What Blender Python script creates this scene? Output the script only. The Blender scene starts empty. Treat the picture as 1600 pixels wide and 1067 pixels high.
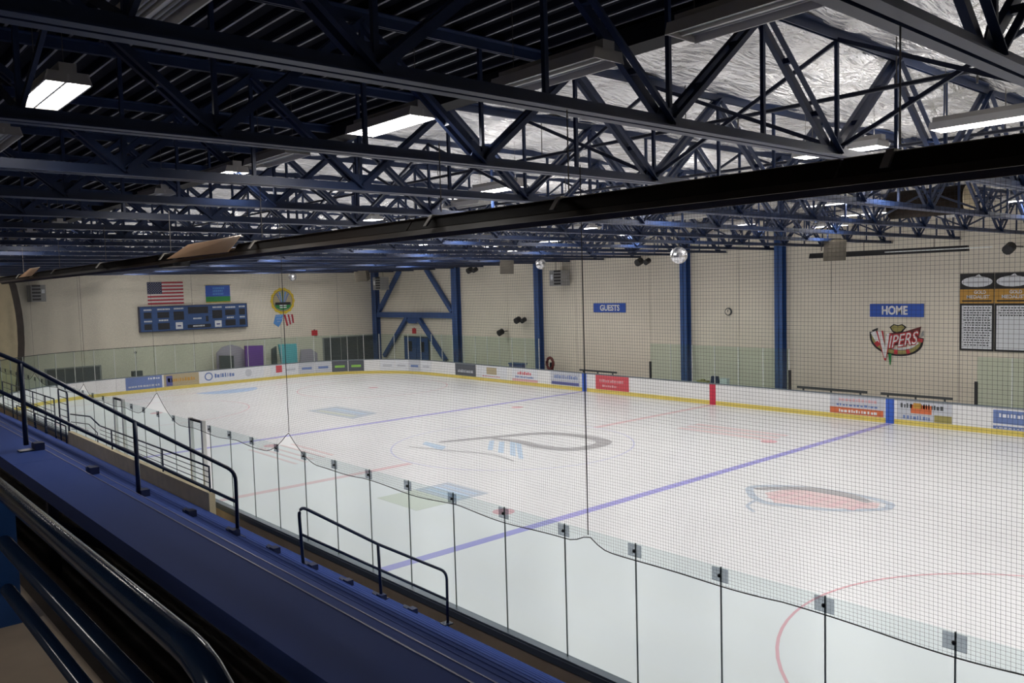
import bpy, math, random
from mathutils import Vector, Matrix, noise
random.seed(7)
PI = math.pi
sc = bpy.context.scene
COL = sc.collection

# ------------------------------------------------------------------ camera
YAW, PITCH, ROLL = math.radians(41.3115), math.radians(-3.75), math.radians(-1.59)
CAM = Vector((-7.511, -23.474, 5.955))
fw = Vector((math.sin(YAW) * math.cos(PITCH), math.cos(YAW) * math.cos(PITCH), math.sin(PITCH)))
r0 = Vector((math.cos(YAW), -math.sin(YAW), 0)); u0 = r0.cross(fw)
rt = math.cos(ROLL) * r0 + math.sin(ROLL) * u0
up = -math.sin(ROLL) * r0 + math.cos(ROLL) * u0
cd = bpy.data.cameras.new('camera'); cam = bpy.data.objects.new('camera', cd); COL.objects.link(cam)
cam.matrix_world = Matrix(((rt.x, up.x, -fw.x, CAM.x), (rt.y, up.y, -fw.y, CAM.y), (rt.z, up.z, -fw.z, CAM.z), (0, 0, 0, 1)))
cd.sensor_width = 36; cd.lens = 1287.4 / 1600 * 36; cd.clip_start = 0.05; cd.clip_end = 300
sc.camera = cam

# ------------------------------------------------------------------ world, exposure, lamp power
w = bpy.data.worlds.new('world'); sc.world = w; w.use_nodes = True
w.node_tree.nodes['Background'].inputs[0].default_value = (0.5, 0.55, 0.65, 1)
w.node_tree.nodes['Background'].inputs[1].default_value = 0.02
sc.view_settings.view_transform = 'Standard'; sc.view_settings.look = 'None'
sc.view_settings.exposure = 0.0; sc.view_settings.gamma = 1.0; sc.view_settings.use_curve_mapping = False
LAMP_W = 108.0          # radiant power of one lit high-bay fixture above the ice
LAMP_S = 9.0            # fixtures over the top of the stands run dimmed
LAMP_FILL = 30.0           # added unseen fixture that brightens the parapet and near guard rail
LAMP_E = 70.0           # fixtures along the deck edge

# ------------------------------------------------------------------ helpers
def mat(name, col, rough=0.5, metal=0.0, var=0.0, scale=3.0, bump=0.0, bscale=30.0, emit=None, estr=0.0, spec=0.5, stretch=None, bdist=0.05):
    m = bpy.data.materials.new(name); m.use_nodes = True
    nt = m.node_tree; b = nt.nodes['Principled BSDF']
    b.inputs['Base Color'].default_value = (*col, 1); b.inputs['Roughness'].default_value = rough
    b.inputs['Metallic'].default_value = metal; b.inputs['Specular IOR Level'].default_value = spec
    tc = None
    def coords():
        t = nt.nodes.new('ShaderNodeTexCoord'); mp = nt.nodes.new('ShaderNodeMapping')
        if stretch: mp.inputs['Scale'].default_value = stretch
        nt.links.new(t.outputs['Object'], mp.inputs[0]); return mp
    if var > 0:
        mp = coords(); n = nt.nodes.new('ShaderNodeTexNoise'); n.inputs['Scale'].default_value = scale; n.inputs['Detail'].default_value = 5
        nt.links.new(mp.outputs[0], n.inputs['Vector'])
        r = nt.nodes.new('ShaderNodeValToRGB'); r.color_ramp.elements[0].position = 0.3; r.color_ramp.elements[1].position = 0.7
        r.color_ramp.elements[0].color = (*[max(0, c * (1 - var)) for c in col], 1)
        r.color_ramp.elements[1].color = (*[min(1, c * (1 + var)) for c in col], 1)
        nt.links.new(n.outputs['Fac'], r.inputs[0]); nt.links.new(r.outputs[0], b.inputs['Base Color'])
    if bump > 0:
        mp = coords(); n = nt.nodes.new('ShaderNodeTexNoise'); n.inputs['Scale'].default_value = bscale; n.inputs['Detail'].default_value = 4
        nt.links.new(mp.outputs[0], n.inputs['Vector'])
        bp = nt.nodes.new('ShaderNodeBump'); bp.inputs['Strength'].default_value = bump; bp.inputs['Distance'].default_value = bdist
        nt.links.new(n.outputs['Fac'], bp.inputs['Height']); nt.links.new(bp.outputs[0], b.inputs['Normal'])
    if emit:
        b.inputs['Emission Color'].default_value = (*emit, 1); b.inputs['Emission Strength'].default_value = estr
    return m

def glass(name, tint, refl=0.04):
    m = bpy.data.materials.new(name); m.use_nodes = True; nt = m.node_tree
    for n in list(nt.nodes):
        if n.type != 'OUTPUT_MATERIAL': nt.nodes.remove(n)
    out = [n for n in nt.nodes][0]
    t = nt.nodes.new('ShaderNodeBsdfTransparent'); t.inputs[0].default_value = (*tint, 1)
    g = nt.nodes.new('ShaderNodeBsdfGlossy'); g.inputs['Roughness'].default_value = 0.08
    mx = nt.nodes.new('ShaderNodeMixShader'); mx.inputs[0].default_value = refl
    nt.links.new(t.outputs[0], mx.inputs[1]); nt.links.new(g.outputs[0], mx.inputs[2]); nt.links.new(mx.outputs[0], out.inputs[0])
    return m

M = {}
M['ice'] = mat('ice', (0.80, 0.81, 0.83), 0.32, var=0.03, scale=0.35, bump=0.02, bscale=3)
M['concrete'] = mat('concrete', (0.22, 0.20, 0.18), 0.85, var=0.2, scale=1.5)
M['wall'] = mat('wall_paint', (0.77, 0.71, 0.60), 0.8, var=0.05, scale=0.5, bump=0.05, bscale=12)
M['wall2'] = mat('wall_paint_end', (0.77, 0.71, 0.60), 0.8, var=0.06, scale=0.4)
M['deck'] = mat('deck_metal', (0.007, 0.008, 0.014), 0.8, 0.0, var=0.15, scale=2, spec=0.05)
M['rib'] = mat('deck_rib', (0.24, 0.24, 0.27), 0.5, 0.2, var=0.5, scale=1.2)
M['blackboard'] = mat('dark_fascia', (0.01, 0.01, 0.012), 0.8)
M['foil'] = mat('foil_insulation', (0.96, 0.94, 0.92), 0.27, 0.66, var=0.10, scale=1.5, bump=1.0, bscale=3.0, stretch=(0.8, 2.8, 1), bdist=0.16)
M['seam'] = mat('insulation_seam', (0.05, 0.05, 0.06), 0.7)
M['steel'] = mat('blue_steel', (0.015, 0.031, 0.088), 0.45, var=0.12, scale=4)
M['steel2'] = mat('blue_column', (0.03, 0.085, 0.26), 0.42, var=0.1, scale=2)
M['brace'] = mat('brace_steel', (0.03, 0.04, 0.075), 0.5)
M['pipe'] = mat('sprinkler_pipe', (0.03, 0.035, 0.06), 0.45)
M['housing'] = mat('fixture_metal', (0.55, 0.53, 0.50), 0.4, 0.2)
M['refl'] = mat('fixture_reflector', (0.75, 0.73, 0.70), 0.35)
M['tube_on'] = mat('lamp_tube_lit', (1, 0.97, 0.92), 0.3, emit=(1, 0.95, 0.88), estr=9)
M['tube_off'] = mat('lamp_tube_unlit', (0.6, 0.6, 0.58), 0.3)
M['wire'] = mat('hanging_wire', (0.12, 0.11, 0.1), 0.5)
M['heater'] = mat('heater_reflector', (0.020, 0.013, 0.009), 0.7, 0.0, var=0.25, scale=2, spec=0.15)
M['heater_lip'] = mat('heater_lip', (0.060, 0.044, 0.034), 0.55, 0.2, var=0.2, scale=2, spec=0.2)
M['heater_in'] = mat('heater_tube', (0.10, 0.075, 0.06), 0.25, 0.7, var=0.2, scale=3)
M['bracket'] = mat('galvanised_bracket', (0.45, 0.42, 0.38), 0.4, 0.6)
M['sheet'] = mat('tan_deflector', (0.55, 0.34, 0.20), 0.45, 0.3, var=0.12, scale=2)
M['board'] = mat('dasher_white', (0.80, 0.80, 0.80), 0.4, var=0.03, scale=1)
M['kick'] = mat('yellow_kick_plate', (0.72, 0.58, 0.14), 0.45, var=0.06, scale=2)
M['cap'] = mat('grey_cap_rail', (0.16, 0.19, 0.22), 0.4)
M['channel'] = mat('dark_glass_channel', (0.12, 0.145, 0.18), 0.35, 0.2)
M['backboard'] = mat('board_back_tan', (0.50, 0.385, 0.27), 0.7, var=0.12, scale=2)
M['glass'] = glass('rink_glass_far', (0.885, 0.95, 0.915), 0.02)
M['glass_n'] = glass('rink_glass_near', (0.925, 0.965, 0.965), 0.025)
M['joint'] = mat('glass_joint', (0.16, 0.20, 0.19), 0.3)
M['alu'] = mat('aluminium_post', (0.72, 0.74, 0.72), 0.35, 0.5)
M['clip'] = glass('grey_clip', (0.66, 0.68, 0.71), 0.05)
M['black'] = mat('black', (0.012, 0.012, 0.014), 0.5)
M['net'] = mat('net_cord', (0.03, 0.03, 0.032), 0.8)
M['plank'] = mat('bleacher_blue', (0.054, 0.100, 0.36), 0.65, spec=0.12, var=0.10, scale=1.3, stretch=(1, 0.15, 1))
M['plank_edge'] = mat('bleacher_nosing', (0.13, 0.15, 0.33), 0.4)
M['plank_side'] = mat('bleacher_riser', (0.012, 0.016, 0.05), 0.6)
M['railblue'] = mat('rail_dark_blue', (0.008, 0.018, 0.055), 0.28)
M['tubeblue'] = mat('glossy_rail', (0.012, 0.028, 0.07), 0.16)
M['postblue'] = mat('post_blue', (0.02, 0.11, 0.42), 0.35)
M['aislestep'] = mat('aisle_step_blue', (0.010, 0.022, 0.09), 0.5)
M['tan'] = mat('tan_parapet', (0.68, 0.57, 0.37), 0.75, var=0.08, scale=3)
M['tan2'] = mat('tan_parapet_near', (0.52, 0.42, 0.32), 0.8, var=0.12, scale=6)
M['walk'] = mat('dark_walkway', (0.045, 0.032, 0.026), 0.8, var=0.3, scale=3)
def flat(n, c, r=0.5): M[n] = mat(n, c, r); return M[n]
flat('white', (0.82, 0.82, 0.82)); flat('signblue', (0.03, 0.10, 0.48)); flat('red', (0.55, 0.04, 0.05)); flat('redad', (0.62, 0.09, 0.11))
flat('navy', (0.02, 0.03, 0.09)); flat('score', (0.03, 0.085, 0.25)); flat('display', (0.010, 0.012, 0.020)); flat('flagred', (0.45, 0.03, 0.05))
flat('flagwhite', (0.75, 0.72, 0.70)); flat('yellow', (0.72, 0.52, 0.03)); flat('green', (0.02, 0.25, 0.06)); flat('skyblue', (0.10, 0.30, 0.70))
flat('purple', (0.18, 0.06, 0.36)); flat('lav', (0.44, 0.38, 0.48)); flat('cyan', (0.16, 0.55, 0.66)); flat('darkgrey', (0.07, 0.08, 0.085)); flat('grey', (0.30, 0.30, 0.30))
flat('adblue', (0.15, 0.22, 0.46)); flat('adtan', (0.45, 0.38, 0.24)); flat('adwhite', (0.74, 0.76, 0.80)); flat('adnavy', (0.10, 0.11, 0.30)); flat('adgrey', (0.55, 0.57, 0.62))
flat('adcoal', (0.09, 0.10, 0.12)); flat('lime', (0.30, 0.60, 0.10)); flat('orange', (0.65, 0.16, 0.06)); flat('gold', (0.52, 0.28, 0.05)); flat('olive', (0.34, 0.30, 0.10))
flat('stripeblue', (0.04, 0.12, 0.52)); flat('stripered', (0.58, 0.03, 0.07)); flat('darkred', (0.13, 0.02, 0.02)); flat('speaker', (0.035, 0.03, 0.022)); flat('speakerlight', (0.11, 0.095, 0.07)); flat('pinklt', (0.72, 0.42, 0.44))
for n, c in dict(p_blue=(0.36, 0.35, 0.74), p_blue2=(0.40, 0.42, 0.78), p_red=(0.72, 0.44, 0.47), p_red2=(0.74, 0.42, 0.47), p_grey=(0.42, 0.42, 0.44), p_sky=(0.50, 0.64, 0.80), p_pink=(0.76, 0.60, 0.61),
                 p_green=(0.62, 0.66, 0.58), p_steel=(0.50, 0.57, 0.66), p_sky2=(0.42, 0.58, 0.84), p_circ=(0.60, 0.62, 0.82), p_redc=(0.76, 0.55, 0.58)).items():
    M[n] = mat('ice_paint_' + n, c, 0.35)

class MB:
    def __init__(s): s.v = []; s.f = []
    def box(s, a, b):
        (x0, y0, z0), (x1, y1, z1) = a, b; n = len(s.v)
        s.v += [(x0, y0, z0), (x1, y0, z0), (x1, y1, z0), (x0, y1, z0), (x0, y0, z1), (x1, y0, z1), (x1, y1, z1), (x0, y1, z1)]
        s.f += [(n, n+3, n+2, n+1), (n+4, n+5, n+6, n+7), (n, n+1, n+5, n+4), (n+1, n+2, n+6, n+5), (n+2, n+3, n+7, n+6), (n+3, n, n+4, n+7)]
        return s
    def beam(s, p, q, wd, ht, upv=(0, 0, 1)):
        p, q = Vector(p), Vector(q); d = (q - p).normalized(); u = Vector(upv)
        sd = d.cross(u).normalized(); u = sd.cross(d).normalized(); n = len(s.v)
        for e in (p, q):
            for a, b in ((-1, -1), (1, -1), (1, 1), (-1, 1)): s.v.append(tuple(e + sd * a * wd / 2 + u * b * ht / 2))
        s.f += [(n, n+1, n+2, n+3), (n+7, n+6, n+5, n+4)] + [(n+i, n+4+i, n+4+(i+1) % 4, n+(i+1) % 4) for i in range(4)]
        return s
    def tube(s, pts, r, n=8):
        pts = [Vector(p) for p in pts]; base = len(s.v); k = len(pts)
        for i, p in enumerate(pts):
            d = (pts[min(i+1, k-1)] - pts[max(i-1, 0)]).normalized()
            a = Vector((0, 0, 1)) if abs(d.z) < 0.9 else Vector((1, 0, 0))
            sd = d.cross(a).normalized(); u = sd.cross(d).normalized()
            for j in range(n):
                t = 2 * PI * j / n; s.v.append(tuple(p + sd * r * math.cos(t) + u * r * math.sin(t)))
        for i in range(k - 1):
            for j in range(n):
                j2 = (j + 1) % n; s.f.append((base+i*n+j, base+i*n+j2, base+(i+1)*n+j2, base+(i+1)*n+j))
        s.f.append(tuple(base + j for j in range(n))[::-1]); s.f.append(tuple(base + (k-1)*n + j for j in range(n)))
        return s
    def prism(s, pts, ext):
        n = len(s.v); k = len(pts); e = Vector(ext)
        s.v += [tuple(p) for p in pts] + [tuple(Vector(p) + e) for p in pts]
        s.f += [tuple(range(n, n+k))[::-1], tuple(range(n+k, n+2*k))] + [(n+i, n+(i+1) % k, n+k+(i+1) % k, n+k+i) for i in range(k)]
        return s
    def sphere(s, c, r, seg=16, ring=10, sz=1.0):
        n = len(s.v)
        for i in range(ring + 1):
            a = PI * i / ring
            for j in range(seg):
                t = 2 * PI * j / seg; s.v.append((c[0]+r*math.sin(a)*math.cos(t), c[1]+r*math.sin(a)*math.sin(t), c[2]+r*sz*math.cos(a)))
        for i in range(ring):
            for j in range(seg): s.f.append((n+i*seg+j, n+(i+1)*seg+j, n+(i+1)*seg+(j+1) % seg, n+i*seg+(j+1) % seg))
        return s
    def mesh(s, name, m, off=(0, 0, 0), smooth=False):
        me = bpy.data.meshes.new(name)
        me.from_pydata([(a-off[0], b-off[1], c-off[2]) for a, b, c in s.v], [], s.f)
        me.materials.append(M[m] if isinstance(m, str) else m)
        if smooth: me.polygons.foreach_set('use_smooth', [True] * len(me.polygons))
        me.update(); return me

WLOC = {}
def put(name, me, parent=None, loc=(0, 0, 0)):
    o = bpy.data.objects.new(name, me); COL.objects.link(o); o.location = loc
    if parent: o.parent = parent
    return o
def part(name, mb, m, parent, smooth=False):
    L = WLOC.get(parent, (0, 0, 0))
    o = put(name, mb.mesh(name, m, L, smooth), parent); WLOC[o] = L; return o
def tag(o, label=None, cat=None, group=None, kind=None):
    if label: o['label'] = label
    if cat: o['category'] = cat
    if group: o['group'] = group
    if kind: o['kind'] = kind
    return o
def thing(name, label, cat, loc=(0, 0, 0), group=None):
    o = bpy.data.objects.new(name, None); COL.objects.link(o); o.location = loc; WLOC[o] = tuple(loc)
    o.empty_display_size = 0.2
    return tag(o, label, cat, group)
def solo(name, mb, m, label, cat, group=None, smooth=False):
    return tag(put(name, mb.mesh(name, m, (0, 0, 0), smooth)), label, cat, group)
def struct(name, mb, m, label, cat, smooth=False):
    return tag(put(name, mb.mesh(name, m, (0, 0, 0), smooth)), label, cat, None, 'structure')
def ordinal(n):
    return ['first', 'second', 'third', 'fourth', 'fifth', 'sixth', 'seventh', 'eighth', 'ninth', 'tenth', 'eleventh', 'twelfth', 'thirteenth', 'fourteenth', 'fifteenth',
            'sixteenth', 'seventeenth', 'eighteenth', 'nineteenth', 'twentieth', 'twenty-first', 'twenty-second'][n - 1]

def text_part(name, body, wall, c, wid, hgt, m, parent, bold=0.02, shear=0.0, ext=0.006, tilt=0.0):
    """lettering centred at c, fitted to wid x hgt. wall 'x': on the far side wall (faces -X), 'y': on the end wall (faces -Y)"""
    cu = bpy.data.curves.new(name, 'FONT'); cu.body = body; cu.extrude = 0.5; cu.offset = bold; cu.shear = shear; cu.align_x = 'CENTER'; cu.resolution_u = 3
    tmp = bpy.data.objects.new('tmp', cu); COL.objects.link(tmp)
    bpy.context.view_layer.update()
    dg = bpy.context.evaluated_depsgraph_get(); me = bpy.data.meshes.new_from_object(tmp.evaluated_get(dg))
    bpy.data.objects.remove(tmp); bpy.data.curves.remove(cu)
    xs = [v.co.x for v in me.vertices]; ys = [v.co.y for v in me.vertices]
    cx, cy = (min(xs)+max(xs))/2, (min(ys)+max(ys))/2; kx, ky = wid/(max(xs)-min(xs)), hgt/(max(ys)-min(ys))
    L = WLOC.get(parent, (0, 0, 0))
    for v in me.vertices:
        a, b, d = (v.co.x-cx)*kx, (v.co.y-cy)*ky, v.co.z*ext*2
        b += a * tilt
        if wall == 'x': p = (c[0]-d, c[1]-a, c[2]+b)
        else: p = (c[0]+a, c[1]-d, c[2]+b)
        v.co = (p[0]-L[0], p[1]-L[1], p[2]-L[2])
    me.materials.clear(); me.materials.append(M[m]); me.update(); me.name = name
    o = put(name, me, parent); WLOC[o] = L; return o

# plates on the two far walls -------------------------------------------------
def px(mb, x, y0, y1, z0, z1, t=0.01):      # plate on a surface facing -X at x
    return mb.box((x - t, min(y0, y1), z0), (x, max(y0, y1), z1))
def py(mb, y, x0, x1, z0, z1, t=0.01):      # plate on a surface facing -Y at y
    return mb.box((min(x0, x1), y - t, z0), (max(x0, x1), y, z1))

# ================================================================== THE SETTING
ZC = 7.42                    # underside of the truss bottom chords
ZR = 9.02                    # roof deck
W, YE, RC = 26.0, 30.7, 7.5  # rink width, far end, corner radius
XW, YW = 29.0, 35.0          # inner faces of far side wall and end wall
XL, YB = -12.0, -34.0

struct('floor', MB().box((XL, YB, -0.35), (XW + 0.3, YW + 0.3, -0.06)), 'concrete', 'dark concrete slab around the ice sheet', 'floor')
# ice sheet with rounded far corners
pts = [(0, YB + 3), (W, YB + 3)]
for i in range(13):
    a = PI / 2 * i / 12; pts.append((W - RC + RC * math.cos(a), YE - RC + RC * math.sin(a)))
for i in range(13):
    a = PI / 2 + PI / 2 * i / 12; pts.append((RC + RC * math.cos(a), YE - RC + RC * math.sin(a)))
ice = struct('floor.001', MB().prism([(x, y, -0.06) for x, y in pts], (0, 0, 0.06)), 'ice', 'white skating ice with faint painted lines', 'ice')

# walls: panels with recessed joints
def panel_wall(name, label, axis, edges, zt, m):
    e = tag(bpy.data.objects.new(name, None), label, 'wall', None, 'structure'); COL.objects.link(e); WLOC[e] = (0, 0, 0)
    for a, b in zip(edges[:-1], edges[1:]):
        g = 0.012
        if axis == 'x': mb = MB().box((XW, a + g, -0.1), (XW + 0.25, b - g, zt))
        else: mb = MB().box((a + g, YW, -0.1), (b - g, YW + 0.25, zt))
        part('wall_panel', mb, m, e)
    bk = MB().box((XW + 0.02, edges[0], -0.1), (XW + 0.27, edges[-1], zt)) if axis == 'x' else MB().box((edges[0], YW + 0.02, -0.1), (edges[-1], YW + 0.27, zt))
    part('joint_backing', bk, 'seam', e)
    return e
panel_wall('wall_right', 'tan painted concrete panel wall behind the team benches', 'x', [YB, -25, -16, -4.5 - 5.6, -4.5, 0.45, 6.2, 12.0, 18.4, 26.0, YW + 0.25], 9.1, 'wall')
panel_wall('wall_far', 'tan end wall carrying flags and scoreboard', 'y', [XL, -4, 1.5, 6.85, 14.0, 20.6, 25.5, XW], 9.1, 'wall2')
struct('wall_left', MB().box((XL - 0.25, YB, -0.1), (XL, YW + 0.25, 9.1)), 'wall2', 'tan wall behind the bleachers', 'wall')
struct('wall_back', MB().box((XL - 0.25, YB - 0.25, -0.1), (XW + 0.3, YB, 9.1)), 'wall2', 'tan wall behind the camera position', 'wall')

# corrugated deck: ribs run along the rink
mb = MB(); x = XL; pitch = 0.32; prof = []
while x < 1.2:
    prof += [(x, ZR), (x + 0.05, ZR - 0.055), (x + 0.13, ZR - 0.055), (x + 0.18, ZR)]; x += pitch
n = len(prof)
for y in (YB, YW + 0.25): mb.v += [(a, y, b) for a, b in prof]
mb.f += [(i, i + 1, n + i + 1, n + i) for i in range(n - 1)]
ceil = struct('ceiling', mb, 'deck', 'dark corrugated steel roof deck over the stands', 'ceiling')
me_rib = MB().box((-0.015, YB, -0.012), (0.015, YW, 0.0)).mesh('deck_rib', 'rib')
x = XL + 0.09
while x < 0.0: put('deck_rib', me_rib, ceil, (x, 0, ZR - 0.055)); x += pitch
struct('ceiling.001', MB().box((XL - 0.25, YB - 0.25, ZR + 0.12), (XW + 0.3, YW + 0.3, ZR + 0.3)), 'blackboard', 'roof slab above deck and insulation', 'roof')
struct('trim_1', MB().box((0.05, YB, ZR - 0.30), (0.42, YW, ZR - 0.08)), 'blackboard', 'black edge band between steel deck and silver insulation', 'trim')

# trusses -----------------------------------------------------------------
TY = [-24.15, -21.32] + [-18.5 + 2.815 * k for k in range(19)]
# silver foil insulation, quilted between the trusses
nx, ny = 190, 460
mb = MB(); x0, x1, y0, y1 = 0.42, XW, YB, YW
for j in range(ny + 1):
    y = y0 + (y1 - y0) * j / ny
    ph = ((y + 18.5) / 2.815) % 1.0
    for i in range(nx + 1):
        x = x0 + (x1 - x0) * i / nx
        sag = 0.10 * math.sin(PI * ph) ** 0.8 + 0.035 * abs(math.sin(PI * (y * 1.25 + 0.35 * noise.noise((x * 0.4, y * 0.3, 2)))))
        wv = 0.07 * noise.noise((x * 0.55, y * 1.5, 0)) + 0.07 * noise.noise((x * 1.3, y * 3.0, 4)) + 0.035 * noise.noise((x * 2.6, y * 4.6, 9))
        q = abs(((x - 0.42) / 1.5) % 1.0 - 0.5) * 2
        mb.v.append((x, y, ZR - 0.06 - sag * (0.6 + 0.4 * (1 - q ** 4)) + wv))
for j in range(ny):
    for i in range(nx):
        a = j * (nx + 1) + i; mb.f.append((a, a + nx + 1, a + nx + 2, a + 1))
struct('ceiling.002', mb, 'foil', 'wrinkled silver foil insulation blankets under the roof', 'ceiling', True)

PAN, XN0 = 3.27, -1.06
NODES = [XN0 + PAN * k for k in range(-3, 10)]
zt = ZR - 0.14 - ZC          # local top chord height
def angle_chord(z, up_):
    mb = MB()
    for s_ in (-1, 1):
        mb.box((XL, min(s_*0.018, s_*0.03), z if up_ else z - 0.12), (XW, max(s_*0.018, s_*0.03), z + 0.12 if up_ else z))
        a, b = sorted((s_ * 0.03, s_ * 0.115))
        mb.box((XL, a, z if up_ else z - 0.014), (XW, b, z + 0.014 if up_ else z))
    return mb
def diag_mb(dx, x=0):
    mb = MB(); p, q = Vector((x, 0, 0.07)), Vector((x + dx, 0, zt - 0.05)); d = (q - p).normalized(); sd = Vector((-d.z, 0, d.x))
    for s_ in (-1, 1):
        o = Vector((0, s_ * 0.05, 0)); mb.beam(p + o, q + o, 0.016, 0.085, (sd.x, 0, sd.z)); 
        o2 = o + sd * 0.036 + Vector((0, s_ * 0.028, 0)); mb.beam(p + o2, q + o2, 0.055, 0.012, (sd.x, 0, sd.z))
    for t in (0.3, 0.68):
        c = p.lerp(q, t); mb.box((c.x - 0.035, -0.05, c.z - 0.03), (c.x + 0.035, 0.05, c.z + 0.03))
    return mb
def vert_mb(x=0):
    return MB().box((x - 0.022, -0.022, 0.05), (x + 0.022, 0.022, zt - 0.02))
def gus_mb(x=0):
    return MB().prism([(x - 0.2, -0.009, 0.09), (x + 0.2, -0.009, 0.09), (x + 0.11, -0.009, 0.25), (x - 0.11, -0.009, 0.25)], (0, 0.018, 0))
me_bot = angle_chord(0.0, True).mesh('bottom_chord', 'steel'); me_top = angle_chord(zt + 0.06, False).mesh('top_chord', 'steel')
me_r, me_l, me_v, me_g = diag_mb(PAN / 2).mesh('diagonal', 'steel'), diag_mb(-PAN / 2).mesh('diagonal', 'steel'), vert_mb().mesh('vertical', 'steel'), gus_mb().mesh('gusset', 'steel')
allw = MB()
for xn in NODES:
    for s_ in (-1, 1):
        if XL < xn + s_ * PAN / 2 < XW:
            t_ = diag_mb(s_ * PAN / 2, xn); k = len(allw.v); allw.v += t_.v; allw.f += [tuple(i + k for i in f) for f in t_.f]
    for xv in (xn, xn + PAN / 2):
        if xv < XW: t_ = vert_mb(xv); k = len(allw.v); allw.v += t_.v; allw.f += [tuple(i + k for i in f) for f in t_.f]
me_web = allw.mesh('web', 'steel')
for k, ty in enumerate(TY):
    if k == 0: lab = 'blue steel roof truss overhead, nearest the camera and mostly outside the picture'
    else: lab = 'blue open-web roof truss spanning the rink, %s one counting away from the viewer' % ordinal(k)
    t = thing('roof_truss', lab, 'truss', (0, ty, ZC), 'roof trusses')
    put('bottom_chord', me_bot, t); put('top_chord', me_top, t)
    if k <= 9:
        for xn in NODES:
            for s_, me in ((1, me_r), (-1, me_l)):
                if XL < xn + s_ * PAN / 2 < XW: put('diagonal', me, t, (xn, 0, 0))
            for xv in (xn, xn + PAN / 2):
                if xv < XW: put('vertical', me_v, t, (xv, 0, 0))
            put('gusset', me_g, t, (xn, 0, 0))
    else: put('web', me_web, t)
# crossed sway braces between trusses, and sprinkler pipes
for bi, bx in enumerate((-6.0, 2.2, 8.8, 15.3, 21.8)):
    t = thing('sway_bracing', 'row of crossed steel sway braces between trusses ' + ['over the bleachers', 'just beyond the near glass', 'over the near half of the ice', 'over the far half of the ice', 'close to the benches side'][bi], 'brace', (bx, 0, ZC), 'sway braces')
    dy = 2.815
    me1 = MB().beam((0, 0, 0.12), (0, dy, zt - 0.05), 0.035, 0.05).mesh('brace', 'brace'); me2 = MB().beam((0.05, 0, zt - 0.05), (0.05, dy, 0.12), 0.035, 0.05).mesh('brace', 'brace')
    for ty in TY[:-1]: put('brace', me1, t, (0, ty, 0)); put('brace', me2, t, (0, ty, 0))
for bi, (bx, bz) in enumerate(((2.7, 8.25), (6.4, 8.1), (12.5, 8.2), (19.0, 8.2))):
    t = thing('sprinkler_pipe', 'dark sprinkler pipe running lengthwise through the trusses ' + ['above the near boards', 'above the near face-off circles', 'over the centre of the ice', 'toward the benches'][bi], 'pipe', (bx, 0, bz), 'sprinkler pipes')
    part('pipe', MB().tube([(bx, YB, bz), (bx, YW, bz)], 0.03, 8), 'pipe', t, True)
    me = MB().tube([(0, 0, 0), (0, 0, 0.12)], 0.012, 6).mesh('sprinkler_head', 'bracket')
    me_d = MB().tube([(0, 0, 0), (0, 0, 0.62)], 0.008, 5).mesh('hanger', 'wire')
    for j in range(18): put('sprinkler_head', me, t, (0, -23 + 3.1 * j, -0.15)); put('hanger', me_d, t, (0, -22.1 + 3.1 * j, 0.0))

# ------------------------------------------------------------------ light fixtures
FL = 1.42
hb = MB().box((-0.075, -FL/2, 0.05), (0.075, FL/2, 0.13)).box((-0.165, -FL/2, 0.03), (0.165, FL/2, 0.05))
me_house = hb.mesh('housing', 'housing')
rb = MB()
for s_ in (-1, 1): rb.prism([(s_*0.16, -FL/2, 0.05), (s_*0.175, -FL/2, 0.05), (s_*0.205, -FL/2, -0.055), (s_*0.19, -FL/2, -0.055)], (0, FL, 0))
rb.box((-0.012, -FL/2, -0.03), (0.012, FL/2, 0.03))
me_refl = rb.mesh('reflector', 'refl')
eb = MB()
y = -FL/2; eb.prism([(-0.175, y, 0.05), (0.175, y, 0.05), (0.20, y, -0.05), (-0.20, y, -0.05)], (0, 0.014, 0))
me_end = eb.mesh('end_plate', 'housing')
me_tube_on = MB().tube([(0, -FL/2 + 0.03, 0), (0, FL/2 - 0.03, 0)], 0.014, 8).mesh('lamp_tube', 'tube_on', (0, 0, 0), True)
me_tube_off = MB().tube([(0, -FL/2 + 0.03, 0), (0, FL/2 - 0.03, 0)], 0.014, 8).mesh('lamp_tube', 'tube_off', (0, 0, 0), True)
me_wire = MB().tube([(0, 0, 0.13), (0, 0, 1.04)], 0.004, 5).mesh('hanging_wire', 'wire')
lamp_data = bpy.data.lights.new('fixture_light', 'AREA'); lamp_data.shape = 'RECTANGLE'; lamp_data.size = 0.32; lamp_data.size_y = FL - 0.06; lamp_data.energy = LAMP_W; lamp_data.color = (1.0, 0.97, 0.945)
lamp_dim = lamp_data.copy(); lamp_dim.energy = LAMP_S
lamp_fill = lamp_data.copy(); lamp_fill.energy = LAMP_FILL
lamp_edge = lamp_data.copy(); lamp_edge.energy = LAMP_E
lamp_foil_fill = lamp_data.copy(); lamp_foil_fill.energy = LAMP_W * 0.085; lamp_foil_fill.size = 0.12        # added upward fill light to brighten the foil; the housing has no slots
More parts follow.
